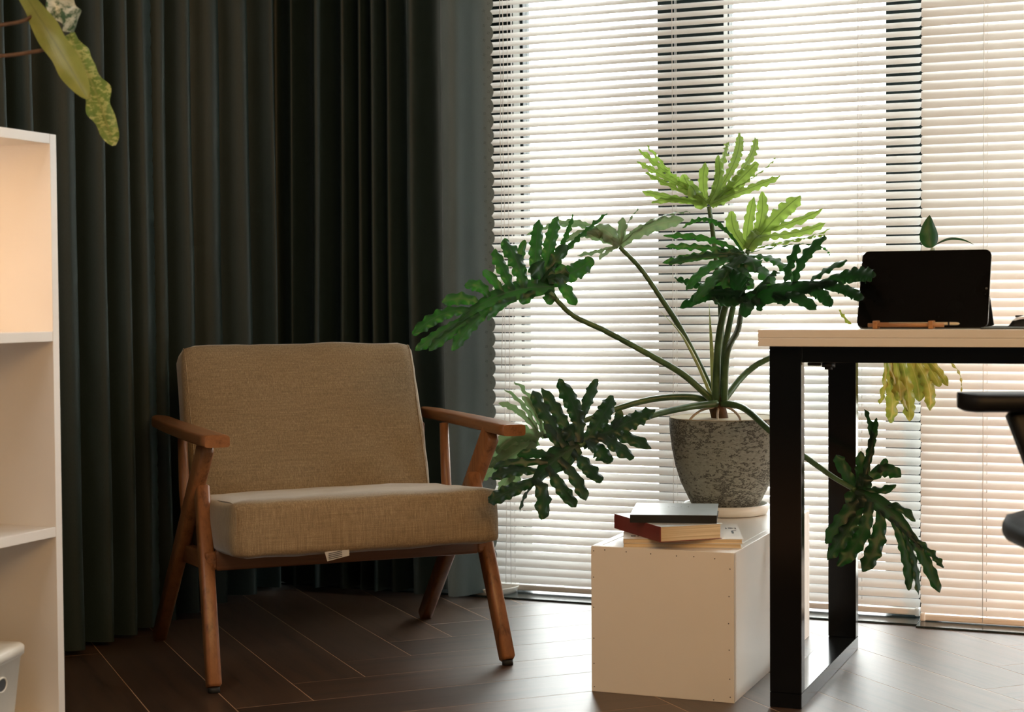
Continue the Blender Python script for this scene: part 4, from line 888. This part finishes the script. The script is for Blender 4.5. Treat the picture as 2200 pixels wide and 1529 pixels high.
for z, k_ in ((.408, 1.0), (.392, .98), (.378, .88), (.368, .62), (.364, .2)):
    rows.append([(.030+.226*k_*math.copysign(abs(math.cos(a*math.pi/20))**.6, math.cos(a*math.pi/20)), .222*k_*math.copysign(abs(math.sin(a*math.pi/20))**.6, math.sin(a*math.pi/20)), z) for a in range(40)])
k = sh.grid(rows, True, True); sh.face([160+j for j in range(40)]); sh.build('seat_shell', M['chair_black'], oc)
pad('backrest', (.300, 0, .80), (.050, .42, .52), .024, M['chair_black'], 3, .010)
MB().bar((.10, 0, .372), (.335, 0, .60), (0, 1, 0), .07, .014, .06, .014, .4).build('back_support', M['chair_black'], oc)
MB().tube([(.03, 0, .10), (.03, 0, .24), (.03, 0, .241), (.03, 0, .368)], [.025, .025, .014, .014], 20).build('gas_post', M['black_metal'], oc)
for i in range(5):
    a = 2*math.pi*i/5+.3; ex, ey = .03+.27*math.cos(a), .27*math.sin(a)
    MB().bar((.03, 0, .105), (ex, ey, .070), (0, 0, 1), .034, .040, .022, .028, .4).build('base_arm', M['chair_black'], oc)
    MB().tube([(ex, ey-.011, .0265), (ex, ey+.011, .0265)], .0265, 18).tube([(ex, ey, .050), (ex, ey, .075)], .007, 10).build('caster', M['rubber'], oc)

# ------------------------------------------------------------------ white shelf with bin, plant above
SX0, SX1, SY0, SY1 = -2.27, -1.920, 1.66, 2.510
sh_ = thing('bookshelf', 'white open bookshelf at the left edge with a warm lit top compartment', 'shelf', (-2.10, 2.085, 0))
W_ = (-2.10, 2.085, 0)
for y0, y1 in ((SY0, SY0+.018), (SY1-.018, SY1)): MB().box(SX0, SX1, y0, y1, 0, 1.1125, .0008).build('side_panel', M['shelf'], sh_, W_)
for z in (1.0945, .734, .375, .030): MB().box(SX0+.006, SX1-.0004, SY0+.0182, SY1-.0182, z, z+.018, .0008).build('shelf_board', M['shelf'], sh_, W_)
MB().box(SX0, SX0+.0055, SY0+.0182, SY1-.0182, .03, 1.1125, .0004).build('back_panel', M['shelf'], sh_, W_)
MB().box(SX1-.03, SX1-.015, SY0+.0182, SY1-.0182, 0, .0298, .0008).build('plinth', M['shelf'], sh_, W_)
bn = thing('storage_bin', 'cream lidded plastic storage bin in the bottom of the white bookshelf', 'storage bin', (-2.013, 2.277, .0482), math.radians(15))
def rr(hx, hy, r, n=6):
    p = []
    for cx_, cy_, a0 in ((hx-r, hy-r, 0), (-hx+r, hy-r, 90), (-hx+r, -hy+r, 180), (hx-r, -hy+r, 270)):
        for i in range(n): a = math.radians(a0+90*i/(n-1)); p.append((cx_+r*math.cos(a), cy_+r*math.sin(a)))
    return p
def stack(levels):
    m = MB(); rows = [[(x, y, z) for x, y in rr(hx, hy, r)] for hx, hy, r, z in levels]; k = m.grid(rows, True, True); n = len(rows[0])
    m.face([k+i for i in range(n)][::-1]); m.face([k+(len(rows)-1)*n+i for i in range(n)]); return m
stack([(.085, .120, .012, 0), (.089, .125, .014, .004), (.098, .139, .014, .118), (.100, .141, .014, .1185), (.100, .141, .014, .122)]).build('bin_body', M['bin'], bn)
stack([(.103, .1445, .016, .1215), (.1035, .145, .016, .1355), (.0995, .141, .016, .1405), (.090, .132, .016, .1425), (.02, .03, .01, .143)]).build('lid', M['bin'], bn)
hl = MB(); rows = []
for i in range(25):
    a = 2*math.pi*i/24; rows.append([(.0955+.0015*q, .048+(.018+rq)*math.copysign(abs(math.cos(a))**.9, math.cos(a)), .082+(.011+rq)*math.sin(a)) for q, rq in ((0, .003), (1.6, .003), (2.2, .0015), (1.6, 0), (0, 0))])
hl.grid(rows); rim = hl.build('handle_rim', M['bin'], bn)
shade_disc = MB(); shade_disc.v = [(.0972, .048+.0185*math.cos(2*math.pi*i/24), .082+.0115*math.sin(2*math.pi*i/24)) for i in range(24)]; shade_disc.face(list(range(24))); shade_disc.build('hole_shade_disc', M['ink'], rim)  # flat black disc paints the shade of an open handle

hp = thing('variegated_plant', 'variegated plant on top of the white shelf with a mottled leaf hanging down', 'plant', (-2.08, 2.06, 1.1127))
HO = (-2.08, 2.06, 1.1127)
MB().lathe([(.060, 0), (.064, .003), (.080, .110), (.083, .125), (.083, .130), (.077, .130), (.074, .110), (.01, .108)], (-0, 0), 40).build('pot', M['saucer'], hp)
MB().lathe([(.0755, .108), (.06, .116), (.03, .119), (.002, .120)], (0, 0), 32).build('soil', M['soil'], hp)
vm = MB(); vm.uv = []
ribbon(vm, (-1.826, 2.300, 1.335), (-1.752, 2.290, 1.245), (-1.686, 2.287, 1.143), .0215, (.80, .30, .52), 0, 801, .09, .05, .15)
vm.build('leaf', M['olive'], hp, HO)
vm = MB(); vm.uv = []
ribbon(vm, (-1.772, 2.355, 1.262), (-1.742, 2.372, 1.20), (-1.711, 2.392, 1.074), .0225, (.82, .35, .45), 0, 803, .055, .16, .30)
vm.build('leaf', M['varieg'], hp, HO)
vm = MB(); vm.uv = []
ribbon(vm, (-1.805, 2.330, 1.345), (-1.772, 2.335, 1.325), (-1.748, 2.335, 1.262), .023, (.85, .35, .45), 0, 809, .05, .14, .4)
vm.build('leaf', M['speckled'], hp, HO)
for pts in (((-2.075, 2.065, 1.228), (-1.99, 2.10, 1.262), (-1.90, 2.17, 1.250), (-1.806, 2.25, 1.268), (-1.796, 2.296, 1.288)), ((-2.07, 2.06, 1.228), (-1.98, 2.10, 1.235), (-1.89, 2.175, 1.216), (-1.819, 2.234, 1.213), (-1.758, 2.292, 1.229))):
    MB().tube(spline(pts, 8), .0032, 8).build('petiole', M['bark'], hp, HO)

# ------------------------------------------------------------------ dish half hidden by the curtain
o = MB().lathe([(.070, 0), (.075, .001), (.083, .016), (.084, .018), (.0825, .0185), (.080, .016), (.072, .004), (.01, .003)], (0, 0), 56).build('plant_dish', M['saucer'])
o.location = (-1.772, 4.185-.0, .0045); o['label'] = 'shallow white round dish on the granite sill, half hidden by the curtain'; o['category'] = 'dish'
